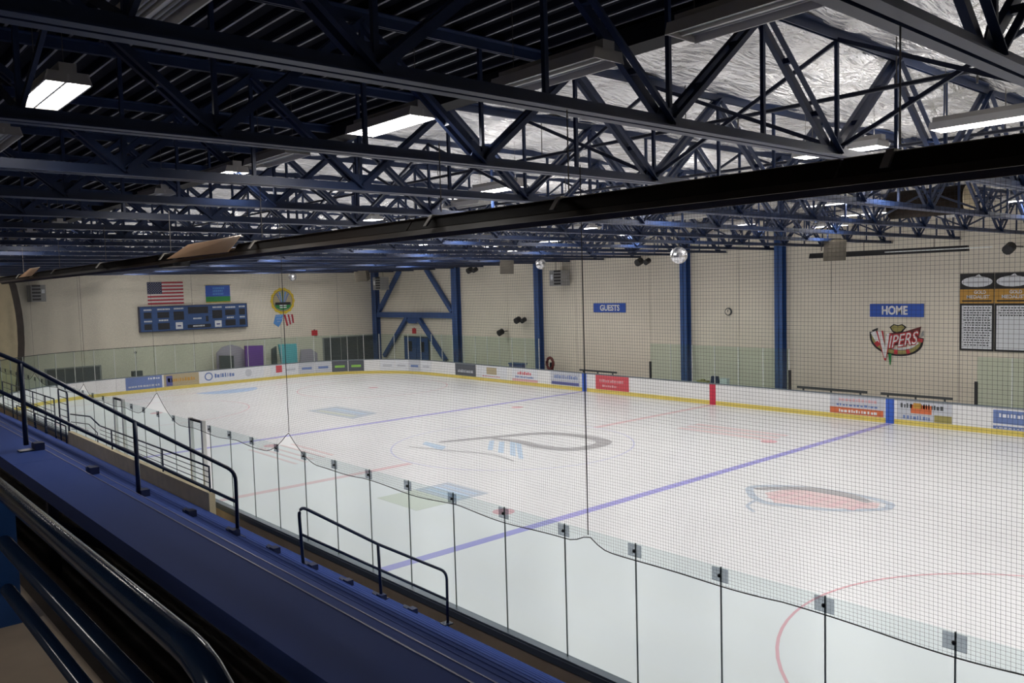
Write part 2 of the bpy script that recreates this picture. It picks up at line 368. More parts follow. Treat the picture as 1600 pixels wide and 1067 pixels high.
def fixture(x, y, on, label, group, z=8.0):
    t = thing('light_fixture', label, 'light', (x, y, z), group)
    put('housing', me_house, t); put('reflector', me_refl, t); put('end_plate', me_end, t); put('end_plate', me_end, t, (0, FL - 0.014, 0))
    for dx in (-0.13, -0.085, -0.04, 0.04, 0.085, 0.13): put('lamp_tube', me_tube_on if on else me_tube_off, t, (dx, 0, 0.005))
    for s_ in (-1, 1): put('hanging_wire', me_wire, t, (0, s_ * FL * 0.4, 0))
    if on:
        l = bpy.data.objects.new('fixture_light', lamp_fill if x < -8 else lamp_dim if x < -4 else lamp_edge if x < -1 else lamp_data); COL.objects.link(l); l.parent = t; l.location = (0, 0, -0.02)
        if x > -1:
            l = bpy.data.objects.new('foil_fill_light', lamp_foil_fill); COL.objects.link(l); l.parent = t; l.location = (0, 0, 0.14); l.rotation_euler = (PI, 0, 0)
G1 = 'high-bay fixtures over the stands'
fixture(-10.2, -21.6, True, 'added fluorescent fixture behind the viewer to light the foreground parapet', G1)  # lamp added out of view to fill light on parapet and rail
fixture(-5.42, -14.3, True, 'bright lit fluorescent high-bay fixture at upper left under the dark deck', G1)
fixture(-5.42, -17.4, False, 'unlit grey fluorescent fixture at the top left edge of the picture', G1)
fixture(-5.42, -11.3, False, 'unlit fluorescent fixture at the left edge below the lit one', G1)
for j in range(6): fixture(-5.42, -8.3 + 5.8 * j, j % 2 == 1, 'fluorescent fixture above the bleachers, %s beyond the unlit one at left' % ordinal(j + 1), G1)
rowB = [(-19.95, 0, 'unlit grey fluorescent fixture at the top edge right of centre'), (-17.75, 0, 'unlit grey fluorescent fixture hanging above the second truss chord'),
        (-14.9, 1, 'lit white fluorescent fixture hanging at the deck edge left of centre'), (-11.8, 0, 'unlit fluorescent fixture behind the second truss beside the silver insulation'),
        (-9.7, 1, 'small lit fluorescent fixture at the insulation edge behind the third truss'), (-6.3, 0, 'unlit fluorescent fixture behind the fourth truss at the insulation edge'), (1.8, 1, 'tiny lit fixture low at the left among the far trusses')]
for y, on, lab in rowB: fixture(-1.86, y, bool(on), lab, G1)
for j in range(6): fixture(-1.86, 5.4 + 4.6 * j, j % 2 == 0, 'fluorescent fixture of the deck edge row, %s beyond the tiny lit one' % ordinal(j + 1), G1)
G2 = 'high-bay fixtures above the ice'
fixture(4.6, -19.4, True, 'lit fluorescent fixture near the right edge above the dark heater', G2)
fixture(5.2, -17.0, True, 'glaring lit fixture behind the truss node right of centre', G2)
fixture(3.6, -10.5, True, 'lit fixture showing as a bright streak behind the third truss', G2)
for rx in (5.0, 9.4, 13.8, 18.2, 22.6):
    for j in range(13):
        y = -26.5 + 4.7 * j + (1.2 if rx in (9.4, 18.2) else 0)
        if rx == 5.0 and -21 < y < -8: continue
        fixture(rx, y, (j + int(rx)) % 2 == 0 or rx in (9.4, 18.2), 'high-bay fixture over %s, %s from the viewer' % ({5.0: 'the near face-off circles', 9.4: 'the near half of centre ice', 13.8: 'the middle of the rink', 18.2: 'the far half of centre ice', 22.6: 'the far boards'}[rx], ordinal(j + 1)), G2)

# ------------------------------------------------------------------ columns and braced frame on the far wall
def column(mb, y, z1, wd=0.42):
    x0_, x1_ = XW - 0.42, XW - 0.02
    mb.box((x0_, y - wd/2, 0), (x0_ + 0.03, y + wd/2, z1)).box((x1_ - 0.03, y - wd/2, 0), (x1_, y + wd/2, z1)).box((x0_, y - 0.015, 0), (x1_, y + 0.015, z1))
    return mb
for y, lab in ((15.15, 'blue steel wall column left of the guests sign'), (3.62, 'blue steel wall column between the guests sign and the round gauge'), (-2.02, 'blue steel wall column left of the home sign')):
    t = thing('steel_column', lab, 'column', (XW, y, 0), 'wall columns')
    part('shaft', column(MB(), y, ZC + 1.2), 'steel2', t); part('base_plate', MB().box((XW - 0.5, y - 0.28, -0.06), (XW - 0.0, y + 0.28, 0.02)), 'steel2', t)
t = thing('braced_frame', 'blue steel braced frame with a cross beam in the far corner', 'frame', (XW, 29, 0))
part('column', column(MB(), 34.6, ZC + 1.2, 0.6), 'steel2', t); part('column', column(MB(), 23.8, ZC + 1.2, 0.6), 'steel2', t)
part('cross_beam', MB().box((XW - 0.36, 24.1, 3.84), (XW - 0.04, 34.3, 4.25)), 'steel2', t)
for a, b in (((34.2, 4.3), (31.0, 7.5)), ((24.3, 4.3), (27.4, 7.5)), ((30.1, 3.9), (33.6, 0.7)), ((28.7, 3.9), (25.3, 0.7))):
    part('diagonal_brace', MB().beam((XW - 0.2, a[0], a[1]), (XW - 0.2, b[0], b[1]), 0.26, 0.30, (0, 1, 0)), 'steel2', t)
part('gusset', MB().prism([(XW - 0.25, 30.5, 3.9), (XW - 0.25, 28.3, 3.9), (XW - 0.25, 28.9, 3.4), (XW - 0.25, 29.9, 3.4)], (0.1, 0, 0)), 'steel2', t)

# ================================================================== ICE MARKINGS (parts of the ice)
def rect(x0, x1, y0, y1, z=0.003): return MB().prism([(x0, y0, 0), (x1, y0, 0), (x1, y1, 0), (x0, y1, 0)], (0, 0, z))
def ring(cx, cy, r, wd, z=0.003, a0=0, a1=2 * PI, n=72):
    mb = MB()
    for i in range(n + 1):
        a = a0 + (a1 - a0) * i / n
        for rr in (r - wd / 2, r + wd / 2): mb.v.append((cx + rr * math.cos(a), cy + rr * math.sin(a), z))
    mb.f = [(2*i, 2*i+1, 2*i+3, 2*i+2) for i in range(n)]; return mb
def disc(cx, cy, r, z=0.003, n=28): return MB().prism([(cx + r*math.cos(2*PI*i/n), cy + r*math.sin(2*PI*i/n), 0) for i in range(n)], (0, 0, z))
def stroke(pts, wds, z=0.004):
    mb = MB(); k = len(pts)
    for i, p in enumerate(pts):
        a, b = Vector(pts[max(i-1, 0)]), Vector(pts[min(i+1, k-1)]); d = (b - a).normalized(); nrm = Vector((-d.y, d.x))
        wd = wds[i] if isinstance(wds, (list, tuple)) else wds
        for s_ in (-1, 1): mb.v.append((p[0] + nrm.x*wd/2*s_, p[1] + nrm.y*wd/2*s_, z))
    mb.f = [(2*i, 2*i+1, 2*i+3, 2*i+2) for i in range(k-1)]; return mb
def poly(pts, z=0.003): return MB().prism([(x, y, 0) for x, y in pts], (0, 0, z))
def smooth_pts(pts, n=8):
    out = []
    for i in range(len(pts) - 1):
        p0, p1, p2, p3 = [Vector(pts[max(0, min(len(pts)-1, i + d))]) for d in (-1, 0, 1, 2)]
        for j in range(n):
            t = j / n; out.append(tuple(0.5 * ((2*p1) + (p2-p0)*t + (2*p0-5*p1+4*p2-p3)*t*t + (3*p1-p0-3*p2+p3)*t**3)))
    out.append(tuple(pts[-1])); return out
part('blue_line', rect(0.06, W - 0.06, -8.72, -8.42), 'p_blue', ice); part('blue_line', rect(0.06, W - 0.06, 8.42, 8.72), 'p_blue', ice)
cl = part('centre_line', rect(0.06, 8.3, -0.15, 0.15), 'p_redc', ice); part('centre_line', rect(17.6, W - 0.06, -0.15, 0.15), 'p_redc', ice)
part('goal_line', rect(0.3, W - 0.3, 27.3, 27.36), 'p_red', ice)
part('centre_circle', ring(13, 0, 4.6, 0.06, 0.0035), 'p_circ', ice)
for x in (6.5, 19.5):
    for y in (-20.4, 20.4):
        part('faceoff_circle', ring(x, y, 4.57, 0.055, 0.0035), 'p_red2', ice); part('faceoff_spot', disc(x, y, 0.3), 'p_red2', ice)
    for y in (-7.0, 7.0): part('faceoff_spot', disc(x, y, 0.3), 'p_red2', ice)
part('goal_crease', MB().prism([(13 + 1.9*math.cos(PI + PI*i/24), 27.3 + 1.9*math.sin(PI + PI*i/24), 0) for i in range(25)], (0, 0, 0.003)), 'p_sky2', ice)
sw = smooth_pts([(11.31, 2.42), (13.13, 1.72), (15.2, 0.75), (15.81, -0.82), (15.6, -2.3), (14.68, -2.73), (13.64, -2.43), (13.28, -1.28), (13.42, 0.13), (13.21, 1.42)])
part('ice_logo_swoosh', stroke(sw, [0.22 + 0.38 * math.sin(PI * i / (len(sw)-1)) ** 0.6 for i in range(len(sw))], 0.005), 'p_grey', ice)
sw = smooth_pts([(10.01, 2.55), (10.54, 0.82), (11.1, -0.73), (11.05, -1.85), (10.9, -2.44)])
part('ice_logo_stroke', stroke(sw, 0.10, 0.005), 'p_grey', ice)
for q in ([(12.77, 1.1), (12.98, 1.06), (11.71, -0.37), (11.58, -0.22)], [(12.93, 0.7), (13.06, 0.55), (11.59, -1.12), (11.53, -0.87)], [(13.21, 0.38), (13.34, 0.22), (11.5, -1.87), (11.52, -1.55)], [(13.18, 0.01), (13.31, -0.14), (11.39, -2.4), (11.35, -2.19)], [(11.04, 2.94), (10.94, 1.47), (10.38, 1.0), (10.64, 2.6)]):
    part('ice_logo_letter', poly(q[::-1], 0.0045), 'p_sky', ice)
vo = [(12.26, -10.88), (13.2, -10.33), (14.1, -11.41), (14.24, -12.74), (14.03, -13.8), (13.66, -14.05), (13.26, -13.99), (12.39, -13.14), (12.01, -12.09), (11.9, -11.49), (12.26, -10.88)]
part('ice_emblem_fill', poly([(12.8, -10.94), (13.78, -11.26), (13.84, -13.11), (13.8, -13.74), (13.26, -13.9), (12.56, -13.05), (12.08, -11.68)][::-1], 0.003), 'p_pink', ice)
part('ice_emblem_outline', stroke(smooth_pts(vo), 0.22, 0.005), 'p_steel', ice)
part('ice_emblem_band', stroke(smooth_pts([(13.0, -10.5), (13.95, -11.5), (14.05, -12.7), (13.7, -13.5)]), [0.2 + 0.25*math.sin(PI*i/24) for i in range(25)], 0.0058), 'p_grey', ice)
for j in range(5):
    a = j / 4; part('ice_emblem_letter', stroke([(12.35 + 0.35*a, -11.35 - 2.1*a), (13.45 + 0.1*a, -11.55 - 1.9*a)], 0.20, 0.0055), 'p_redc', ice)
part('ice_emblem_tail', stroke(smooth_pts([(11.9, -11.2), (11.3, -11.35), (10.9, -11.8)]), 0.10, 0.005), 'p_steel', ice)
part('ice_advert', poly([(12.0, 14.6), (13.8, 14.8), (13.9, 11.0), (12.2, 10.4)][::-1], 0.003), 'p_steel', ice)
part('ice_advert_stroke', stroke([(12.4, 14.2), (12.6, 11.0)], 0.35, 0.005), 'p_green', ice); part('ice_advert_stroke', stroke([(13.2, 14.2), (13.3, 11.2)], 0.3, 0.005), 'p_sky', ice)
part('ice_advert', rect(4.95, 6.25, -5.2, -3.2), 'p_green', ice); part('ice_advert', rect(6.25, 7.5, -5.2, -3.2), 'p_steel', ice)
for x in (6.5, 6.8, 7.1): part('ice_advert_stroke', rect(x, x + 0.16, -5.0, -3.4, 0.005), 'p_sky', ice)
for x, ya, yb in ((5.5, 3.0, 6.9), (5.9, 3.0, 6.9), (6.3, 3.3, 6.8), (6.75, 3.3, 6.8), (7.15, 3.4, 6.7)): part('ice_advert_stroke', rect(x, x + 0.12, ya, yb, 0.005), 'p_pink', ice)
for x in (19.6, 20.2, 20.8): part('ice_advert_stroke', rect(x, x + 0.3, -6.9, -2.7, 0.005), 'p_pink', ice)

# ================================================================== DASHER BOARDS
HB, HG = 1.03, 2.86
def seg_box(mb, p, q, t0, t1, z0, z1):
    """box along the wall line p->q; t measured outward (away from the ice)"""
    d = (Vector(q) - Vector(p)).normalized(); nrm = Vector((d.y, -d.x))     # right hand side
    c = [Vector(p) + nrm*t0, Vector(q) + nrm*t0, Vector(q) + nrm*t1, Vector(p) + nrm*t1]
    return mb.prism([(a.x, a.y, z0) for a in c][::(1 if t1 < t0 else -1)], (0, 0, z1 - z0))
def straight(p, q, n): return [(Vector(p).lerp(Vector(q), i/n), Vector(p).lerp(Vector(q), (i+1)/n)) for i in range(n)]
def arc(c, r, a0, a1, n):
    pt = [Vector((c[0] + r*math.cos(a0 + (a1-a0)*i/n), c[1] + r*math.sin(a0 + (a1-a0)*i/n))) for i in range(n+1)]
    return list(zip(pt[:-1], pt[1:]))
far_s = straight((W, -25.8), (W, 23.2), 20)
end_s = arc((W-RC, YE-RC), RC, 0, PI/2, 10) + straight((W-RC, YE), (RC, YE), 5) + arc((RC, YE-RC), RC, PI/2, PI, 10)
near_s = straight((0, 23.2), (0, -26.0), 20)
B_far = thing('dasher_boards', 'white rink boards with adverts along the team benches', 'rink boards', (W, 0, 0), 'rink boards')
B_end = thing('dasher_boards', 'curved white rink boards with adverts below the scoreboard', 'rink boards', (W/2, YE, 0), 'rink boards')
B_near = thing('dasher_boards', 'near-side rink boards with tall frameless glass below the bleachers', 'rink boards', (0, 0, 0), 'rink boards')
for T, segs in ((B_far, far_s), (B_end, end_s), (B_near, near_s)):
    for p, q in segs:
        g = (q - p).normalized() * 0.004
        part('board_panel', seg_box(MB(), p + g, q - g, 0.0, 0.09, 0, HB - 0.03), 'board', T)
        part('kick_plate', seg_box(MB(), p, q, -0.012, 0.0, 0.0, 0.20), 'kick', T)
        part('cap_rail', seg_box(MB(), p, q, -0.015, 0.13, HB - 0.03, HB + 0.015), 'cap', T)
for p, q in near_s:
    part('back_panel', seg_box(MB(), p, q, 0.10, 0.16, -0.06, HB - 0.09), 'backboard', B_near)
    part('glass_channel', seg_box(MB(), p, q, 0.02, 0.15, HB + 0.015, HB + 0.05), 'channel', B_near)
    part('glass_channel_lip', seg_box(MB(), p, q, 0.115, 0.165, HB - 0.08, HB + 0.015), 'channel', B_near)
# painted stripes on the far boards where the lines meet them
for y, m, nm in ((8.57, 'stripeblue', 'blue_stripe'), (0, 'stripered', 'red_stripe'), (-8.57, 'stripeblue', 'blue_stripe')):
    part(nm, px(MB(), W - 0.013, y - 0.17, y + 0.17, 0.0, HB - 0.03, 0.006), m, B_far)
# adverts -----------------------------------------------------------------
def bars(parent, y0, y1, z, h, m, n, seed, s=0.03):
    """row of short strokes standing for unreadable print on a far-side advert"""
    rr = random.Random(seed); y = y0; mb = MB()
    while y - y1 > 0.05:
        wv = rr.uniform(0.04, 0.13); px(mb, W - s, y, max(y1, y - wv), z, z + h * rr.uniform(0.7, 1.0), 0.004); y -= wv + rr.uniform(0.03, 0.07)
    part(n, mb, m, parent)
def ad_far(y0, y1, m, z0=0.21, z1=0.99, lab=None):
    o = part('advert_panel', px(MB(), W - 0.004, y0, y1, z0, z1, 0.008), m, B_far)
    if lab: o['label'] = lab
    return o
a = ad_far(7.70, 5.30, 'redad', lab='red advert panel'); bars(a, 7.4, 5.7, 0.62, 0.16, 'pinklt', 'print', 1, 0.012); bars(a, 7.2, 6.1, 0.36, 0.12, 'pinklt', 'print', 2, 0.012)
a = ad_far(11.3, 8.9, 'adgrey', lab='pale advert with dark footer'); part('footer', px(MB(), W-0.012, 11.2, 9.0, 0.25, 0.42, 0.004), 'adnavy', a); bars(a, 11.0, 9.1, 0.6, 0.22, 'adblue', 'print', 3, 0.012)
a = ad_far(14.7, 12.4, 'adwhite', lab='white advert with red footer'); part('footer', px(MB(), W-0.012, 14.7, 12.4, 0.21, 0.36, 0.004), 'pinklt', a); bars(a, 14.2, 13.0, 0.62, 0.2, 'redad', 'print', 4, 0.012); bars(a, 14.4, 12.8, 0.42, 0.12, 'adblue', 'print', 5, 0.012)
a = ad_far(18.2, 15.2, 'adwhite'); bars(a, 17.6, 15.8, 0.3, 0.06, 'redad', 'print', 6, 0.012); part('picture', px(MB(), W-0.012, 17.2, 16.2, 0.45, 0.9, 0.004), 'adtan', a)
a = ad_far(20.5, 18.3, 'adcoal', lab='charcoal advert panel'); bars(a, 20.2, 18.6, 0.42, 0.2, 'adgrey', 'print', 7, 0.012)
a = ad_far(-6.0, -8.32, 'adgrey', lab='pale blue advert with orange lower band'); part('orange_band', px(MB(), W-0.012, -6.0, -8.30, 0.22, 0.48, 0.004), 'orange', a); bars(a, -6.4, -8.1, 0.27, 0.14, 'white', 'print', 8, 0.018); bars(a, -6.4, -8.1, 0.75, 0.15, 'pinklt', 'print', 9, 0.012); bars(a, -6.3, -8.1, 0.55, 0.1, 'adblue', 'print', 10, 0.012)
a = ad_far(-8.86, -10.95, 'adgrey', lab='colourful picture advert beside the blue stripe'); part('picture', px(MB(), W-0.012, -9.4, -10.2, 0.5, 0.85, 0.004), 'orange', a); part('picture', px(MB(), W-0.012, -10.3, -10.95, 0.22, 0.5, 0.004), 'olive', a); bars(a, -9.1, -10.2, 0.26, 0.16, 'adblue', 'print', 11, 0.012); bars(a, -9.0, -10.7, 0.7, 0.2, 'darkgrey', 'print', 12, 0.012); part('picture', px(MB(), W-0.016, -9.5, -9.8, 0.7, 0.92, 0.004), 'gold', a)
a = ad_far(-12.4, -15.2, 'adblue', 0.42, 0.92, 'blue advert panel'); bars(a, -12.6, -15.0, 0.66, 0.16, 'adwhite', 'print', 13, 0.012)
a = ad_far(-12.4, -15.2, 'adblue', 0.22, 0.34); bars(a, -12.5, -15.0, 0.25, 0.05, 'adwhite', 'print', 14, 0.012)
def ad_end(x0, x1, m, lab=None, z0=0.21, z1=0.99):
    o = part('advert_panel', py(MB(), YE - 0.004, x0, x1, z0, z1, 0.008), m, B_end)
    if lab: o['label'] = lab
    return o
def bars_e(parent, x0, x1, z, h, m, seed):
    rr = random.Random(seed); x = x0; mb = MB()
    while x < x1 - 0.05:
        wv = rr.uniform(0.05, 0.16); py(mb, YE - 0.012, x, min(x1, x + wv), z, z + h * rr.uniform(0.7, 1), 0.004); x += wv + rr.uniform(0.03, 0.08)
    part('print', mb, m, parent)
a = ad_end(8.05, 10.25, 'adblue', 'slate blue advert panel'); bars_e(a, 9.4, 10.1, 0.78, 0.14, 'adwhite', 21); bars_e(a, 8.2, 10.1, 0.35, 0.12, 'adgrey', 22)
a = ad_end(10.36, 12.6, 'adtan', 'brown picture advert panel'); bars_e(a, 10.6, 12.4, 0.5, 0.25, 'gold', 23); part('dark_shape', py(MB(), YE-0.012, 10.5, 10.9, 0.25, 0.9, 0.004), 'adnavy', a)
a = ad_end(12.64, 17.1, 'adwhite', 'long white advert with blue lettering')
mb = MB(); 
for i in range(16):
    t0_, t1_ = 2*PI*i/16, 2*PI*(i+1)/16
    mb.prism([(13.25+0.28*math.cos(t0_), YE-0.012, 0.62+0.28*math.sin(t0_)), (13.25+0.28*math.cos(t1_), YE-0.012, 0.62+0.28*math.sin(t1_)), (13.25+0.20*math.cos(t1_), YE-0.012, 0.62+0.20*math.sin(t1_)), (13.25+0.20*math.cos(t0_), YE-0.012, 0.62+0.20*math.sin(t0_))], (0, -0.004, 0))
part('round_logo', mb, 'adblue', a); bars_e(a, 13.65, 15.0, 0.5, 0.28, 'adblue', 24)
part('round_logo', MB().prism([(16.0+0.24*math.cos(2*PI*i/14), YE-0.012, 0.62+0.26*math.sin(2*PI*i/14)) for i in range(14)], (0, -0.004, 0)), 'adgrey', a)
a = ad_end(17.6, 18.5, 'adwhite'); part('picture', py(MB(), YE-0.012, 18.0, 18.46, 0.45, 0.95, 0.004), 'redad', a)
# adverts bent round the far right corner
cor = arc((W-RC, YE-RC), RC, 0, PI/2, 10)
for i, m in ((9, 'adwhite'), (8, 'adgrey'), (7, 'adgrey'), (6, 'adcoal'), (5, 'adcoal'), (3, 'adwhite'), (2, 'adwhite'), (1, 'adgrey'), (0, 'adwhite')):
    p, q = cor[i]; d = (q - p).normalized() * 0.03
    o = part('advert_panel', seg_box(MB(), p + d, q - d, -0.016, -0.006, 0.21, 0.99), m, B_end)
    c1, c2 = p.lerp(q, 0.2), p.lerp(q, 0.8)
    part('print', seg_box(MB(), c1, c2, -0.022, -0.017, 0.5, 0.66), {'adcoal': 'lime', 'adgrey': 'adblue', 'adwhite': 'adgrey'}[m], o)

# ------------------------------------------------------------------ glass panes and posts
def panes(T, segs, skip=None, gm='glass', post='alu'):
    for p, q in segs:
        c = (p + q) / 2
        if skip and skip(c): continue
        g = (q - p).normalized() * 0.016
        part('glass_pane', seg_box(MB(), p + g, q - g, 0.04, 0.052, HB + 0.015, HG), gm, T)
        d = (q - p).normalized()
        part('glass_post', seg_box(MB(), p - d*0.014, p + d*0.014, 0.03, 0.075, HB + 0.015, HG + 0.01), post, T)
panes(B_far, straight((W, -25.0), (W, -11.8), 11)); panes(B_far, straight((W, -4.05), (W, 3.85), 6)); panes(B_far, straight((W, 12.3), (W, 23.2), 9))
panes(B_end, arc((W-RC, YE-RC), RC, 0, PI/2, 10)); panes(B_end, straight((W-RC, YE), (RC, YE), 9)); panes(B_end, arc((RC, YE-RC), RC, PI/2, PI, 10))
for p, q in straight((20.0 - 1.5, YE), (RC, YE), 9) + arc((RC, YE-RC), RC, PI/2, PI, 10): part('top_cord', seg_box(MB(), p, q, 0.03, 0.065, HG, HG + 0.035), 'black', B_end)
for y in (3.87, -4.07, -11.78):
    part('black_end_post', MB().box((W + 0.02, y - 0.05, HB), (W + 0.10, y + 0.05, 1.92)), 'black', B_far)
me_cl = MB().box((-0.025, -0.10, -0.09), (-0.012, 0.10, 0.06)).mesh('clip_pad', 'clip'); me_bo = MB().sphere((0, 0, 0), 0.022, 10, 6).mesh('clip_bolt', 'black')
joints = [-17.13 + 1.2 * k for k in range(-7, 12)]             # up to the gate post
pan = [(joints[i], joints[i+1]) for i in range(len(joints)-1)] + [(-3.5, -2.68), (-2.68, -1.5), (-1.5, -0.3), (-0.3, 0.9), (0.9, 2.0), (2.0, 2.84), (2.84, 3.67)] + [(3.67 + 1.2*k, 4.87 + 1.2*k) for k in range(16)]
for a_, b_ in pan:
    if b_ - a_ < 0.2: continue
    part('glass_pane', MB().box((-0.062, a_ + 0.006, HB + 0.03), (-0.05, b_ - 0.006, HG)), 'glass_n', B_near)
for y in joints + [-1.5, -0.3, 0.9, 2.0] + [4.87 + 1.2*k for k in range(15)]:
    part('glass_joint', MB().box((-0.064, y - 0.0065, HB + 0.03), (-0.048, y + 0.0065, HG)), 'joint', B_near)
    c_ = put('clip_pad', me_cl, B_near, (-0.056, y, HG - 0.07)); put('clip_bolt', me_bo, c_, (-0.03, 0, -0.02))
for y in (-3.5, -2.68, 2.84, 3.67):
    part('gate_post', MB().box((-0.10, y - 0.05, HB), (-0.01, y + 0.05, HG + 0.06)), 'alu', B_near)
for y0_, y1_ in ((-3.5, -2.68), (2.84, 3.67)): part('gate_top_bar', MB().box((-0.09, y0_, HG), (-0.03, y1_, HG + 0.05)), 'black', B_near)

# ================================================================== SAFETY NET
NT = 6.95
PK = [(-8.3, 0.50, 1.15), (-0.5, 0.70, 1.7), (6.8, 0.42, 1.3), (-16.44, 0.13, 0.35), (14, 0.4, 1.4)]
def zb(y):
    z = 2.715 - 0.035 * abs(math.sin(y * 1.17 + 0.4)) + 0.012 * math.sin(y * 3.1)
    for c, h, wd in PK: z += h * max(0, 1 - abs(y - c) / wd) ** 1.7
    return z
def xn_(y, z): return -0.15 - 0.05 * math.sin(y * 0.55) * math.sin((z - 2.7) / 4.25 * PI) - 0.02 * math.sin(y * 1.9) * math.sin((z - 2.7) / 4.25 * PI)
net = thing('safety_net', 'fine black safety netting hanging above the near glass', 'net', (-0.085, 0, 2.7))
NR = 0.0012
mb = MB(); STEP = 0.038
def strand(pts):
    n0 = len(mb.v)
    for p in pts:
        for j in range(3):
            t = 2 * PI * j / 3
            if strand.vert: mb.v.append((p[0] + NR*math.cos(t), p[1] + NR*math.sin(t), p[2]))
            else: mb.v.append((p[0] + NR*math.cos(t), p[1], p[2] + NR*math.sin(t)))
    for i in range(len(pts) - 1):
        for j in range(3): mb.f.append((n0+3*i+j, n0+3*i+(j+1) % 3, n0+3*i+3+(j+1) % 3, n0+3*i+3+j))
strand.vert = True
y = -25.6
while y < 22.0:
    b_ = zb(y); strand([(xn_(y, b_ + (NT-b_)*t/5), y, b_ + (NT-b_)*t/5) for t in range(6)]); y += STEP
strand.vert = False
z = 2.70
while z < NT:
    run = []; y = -25.6
    while y < 22.0:
        if z >= zb(y): run.append((xn_(y, z), y, z))
        else:
            if len(run) > 1: strand(run)
            run = []
        y += 0.25
    if len(run) > 1: strand(run)
    z += STEP
part('net_mesh', mb, 'net', net)['kind'] = 'stuff'
part('bottom_rope', MB().tube([(xn_(y_, zb(y_)), y_, zb(y_)) for y_ in [-25.6 + 0.12*i for i in range(396)]], 0.007, 5), 'net', net)
part('top_cable', MB().tube([(-0.15, -25.6, NT), (-0.15, 22, NT)], 0.008, 5), 'net', net)
for c, h, wd in PK: part('lifting_rope', MB().tube([(-0.15, c, zb(c)), (-0.15, c, ZC)], 0.007 if c < -5 else 0.0035, 5), 'net', net)

# ================================================================== BLEACHERS
X0R, Z0R, RUN, RISE = -5.62, 4.44, 0.497, 0.333
BY0, BY1 = -31.0, 14.0
bl = thing('bleachers', 'long dark blue stepped bleachers descending to the rink glass', 'bleachers', (-3, -14, 0))
for i in range(11):
    x1_ = X0R + RUN * i; z1_ = Z0R - RISE * i; wtot = 0.40 if i == 0 else RUN + 0.02
    npl = 1 if i == 0 else 3; wp = wtot / npl
    for k in range(npl):
        a_ = x1_ - wtot + wp * k
        b_ = a_ + wp - 0.006
        for ya, yb_ in ((BY0, -22.8), (-22.8, -14.7), (-14.7, -6.0), (-6.0, BY1)):
            part('plank', MB().box((a_, ya + 0.003, z1_ - 0.045 - (0.07 if i == 0 else 0)), (b_, yb_ - 0.003, z1_)), 'plank', bl)
    part('nosing', MB().box((x1_ - 0.006, BY0, z1_ - 0.05), (x1_ + 0.004, BY1, z1_ + 0.003)), 'plank_edge' if i < 2 else 'plank', bl)
    part('riser', MB().box((x1_ - 0.05, BY0, z1_ - RISE + 0.0), (x1_ - 0.03, BY1, z1_ - 0.045)), 'plank_side', bl)
for yy in (-29, -22, -15.5, -8, 0, 8, 13.5):
    part('support_frame', MB().beam((X0R - 0.25, yy, Z0R - 0.45), (-0.8, yy, 0.75), 0.08, 0.1).box((X0R - 0.3, yy - 0.04, -0.06), (X0R - 0.22, yy + 0.04, Z0R - 0.1)), 'plank_side', bl)
# aisle step blocks, one on each row
ms = MB().prism([(-0.06, -0.10, 0), (0.02, -0.10, 0), (0.02, 0.16, 0), (-0.04, 0.10, 0)], (0, 0, 0.05)).box((-0.06, -0.16, 0.0), (0.03, -0.04, 0.075)).mesh('aisle_step', 'aislestep')
for i in range(10): put('aisle_step', ms, bl, (X0R + RUN*i - 0.03 + 3, 0.08, Z0R - RISE*i))

def bend(p_prev, p, p_next, r, n=5):
    a, b, c = Vector(p_prev), Vector(p), Vector(p_next); u, v = (a-b).normalized()*r, (c-b).normalized()*r
    return [tuple((b+u).lerp(b, t).lerp(b.lerp(b+v, t), t)) for t in [i/n for i in range(n+1)]]
YR = -14.0
TOPA = [(-6.9, 5.52), (-5.97, 5.45), (-5.76, 5.33), (-4.71, 4.59), (-3.63, 3.88)]
ra = thing('aisle_handrail', 'dark blue pipe handrail descending the aisle, upper section with three posts', 'handrail', (-4.7, YR, 3.8), 'aisle handrails')
p3 = lambda q: (q[0], YR, q[1])
end = bend((-4.71, YR, 4.59), (-3.62, YR, 3.86), (-3.63, YR, 3.08), 0.12)
part('top_rail', MB().tube([p3(q) for q in TOPA[:4]] + end + [(-3.63, YR, 3.06)], 0.022, 10), 'railblue', ra, True)
part('mid_rail', MB().tube([(-6.9, YR, 5.14), (-5.97, YR, 5.07), (-4.89, YR, 4.34), (-3.63, YR, 3.50)], 0.020, 10), 'railblue', ra, True)
for x, z0_, z1_ in ((-5.77, 4.5, 5.33), (-4.72, 3.78, 4.6)): part('post', MB().tube([(x, YR, z0_), (x, YR, z1_)], 0.024, 10), 'railblue', ra, True)
for x, z0_ in ((-5.77, 4.44), (-4.72, 3.78), (-3.63, 3.06)): part('foot_plate', MB().box((x - 0.07, YR - 0.07, z0_ - 0.005), (x + 0.07, YR + 0.07, z0_ + 0.012)), 'railblue', ra)
rb_ = thing('aisle_handrail', 'dark blue pipe handrail at the aisle foot beside the glass', 'handrail', (-1.7, YR, 1.8), 'aisle handrails')
pa = bend((-2.82, YR, 2.48), (-2.83, YR, 3.30), (-1.70, YR, 2.54), 0.14); pb = bend((-1.70, YR, 2.54), (-0.57, YR, 1.87), (-0.57, YR, 1.1), 0.12)
part('top_rail', MB().tube([(-2.80, YR, 2.46)] + pa + [(-1.70, YR, 2.54)] + pb + [(-0.58, YR, 1.06)], 0.021, 10), 'railblue', rb_, True)
part('mid_rail', MB().tube([(-2.81, YR, 2.92), (-0.58, YR, 1.46)], 0.019, 10), 'railblue', rb_, True)
part('post', MB().tube([(-1.68, YR, 1.76), (-1.70, YR, 2.54)], 0.021, 10), 'railblue', rb_, True)
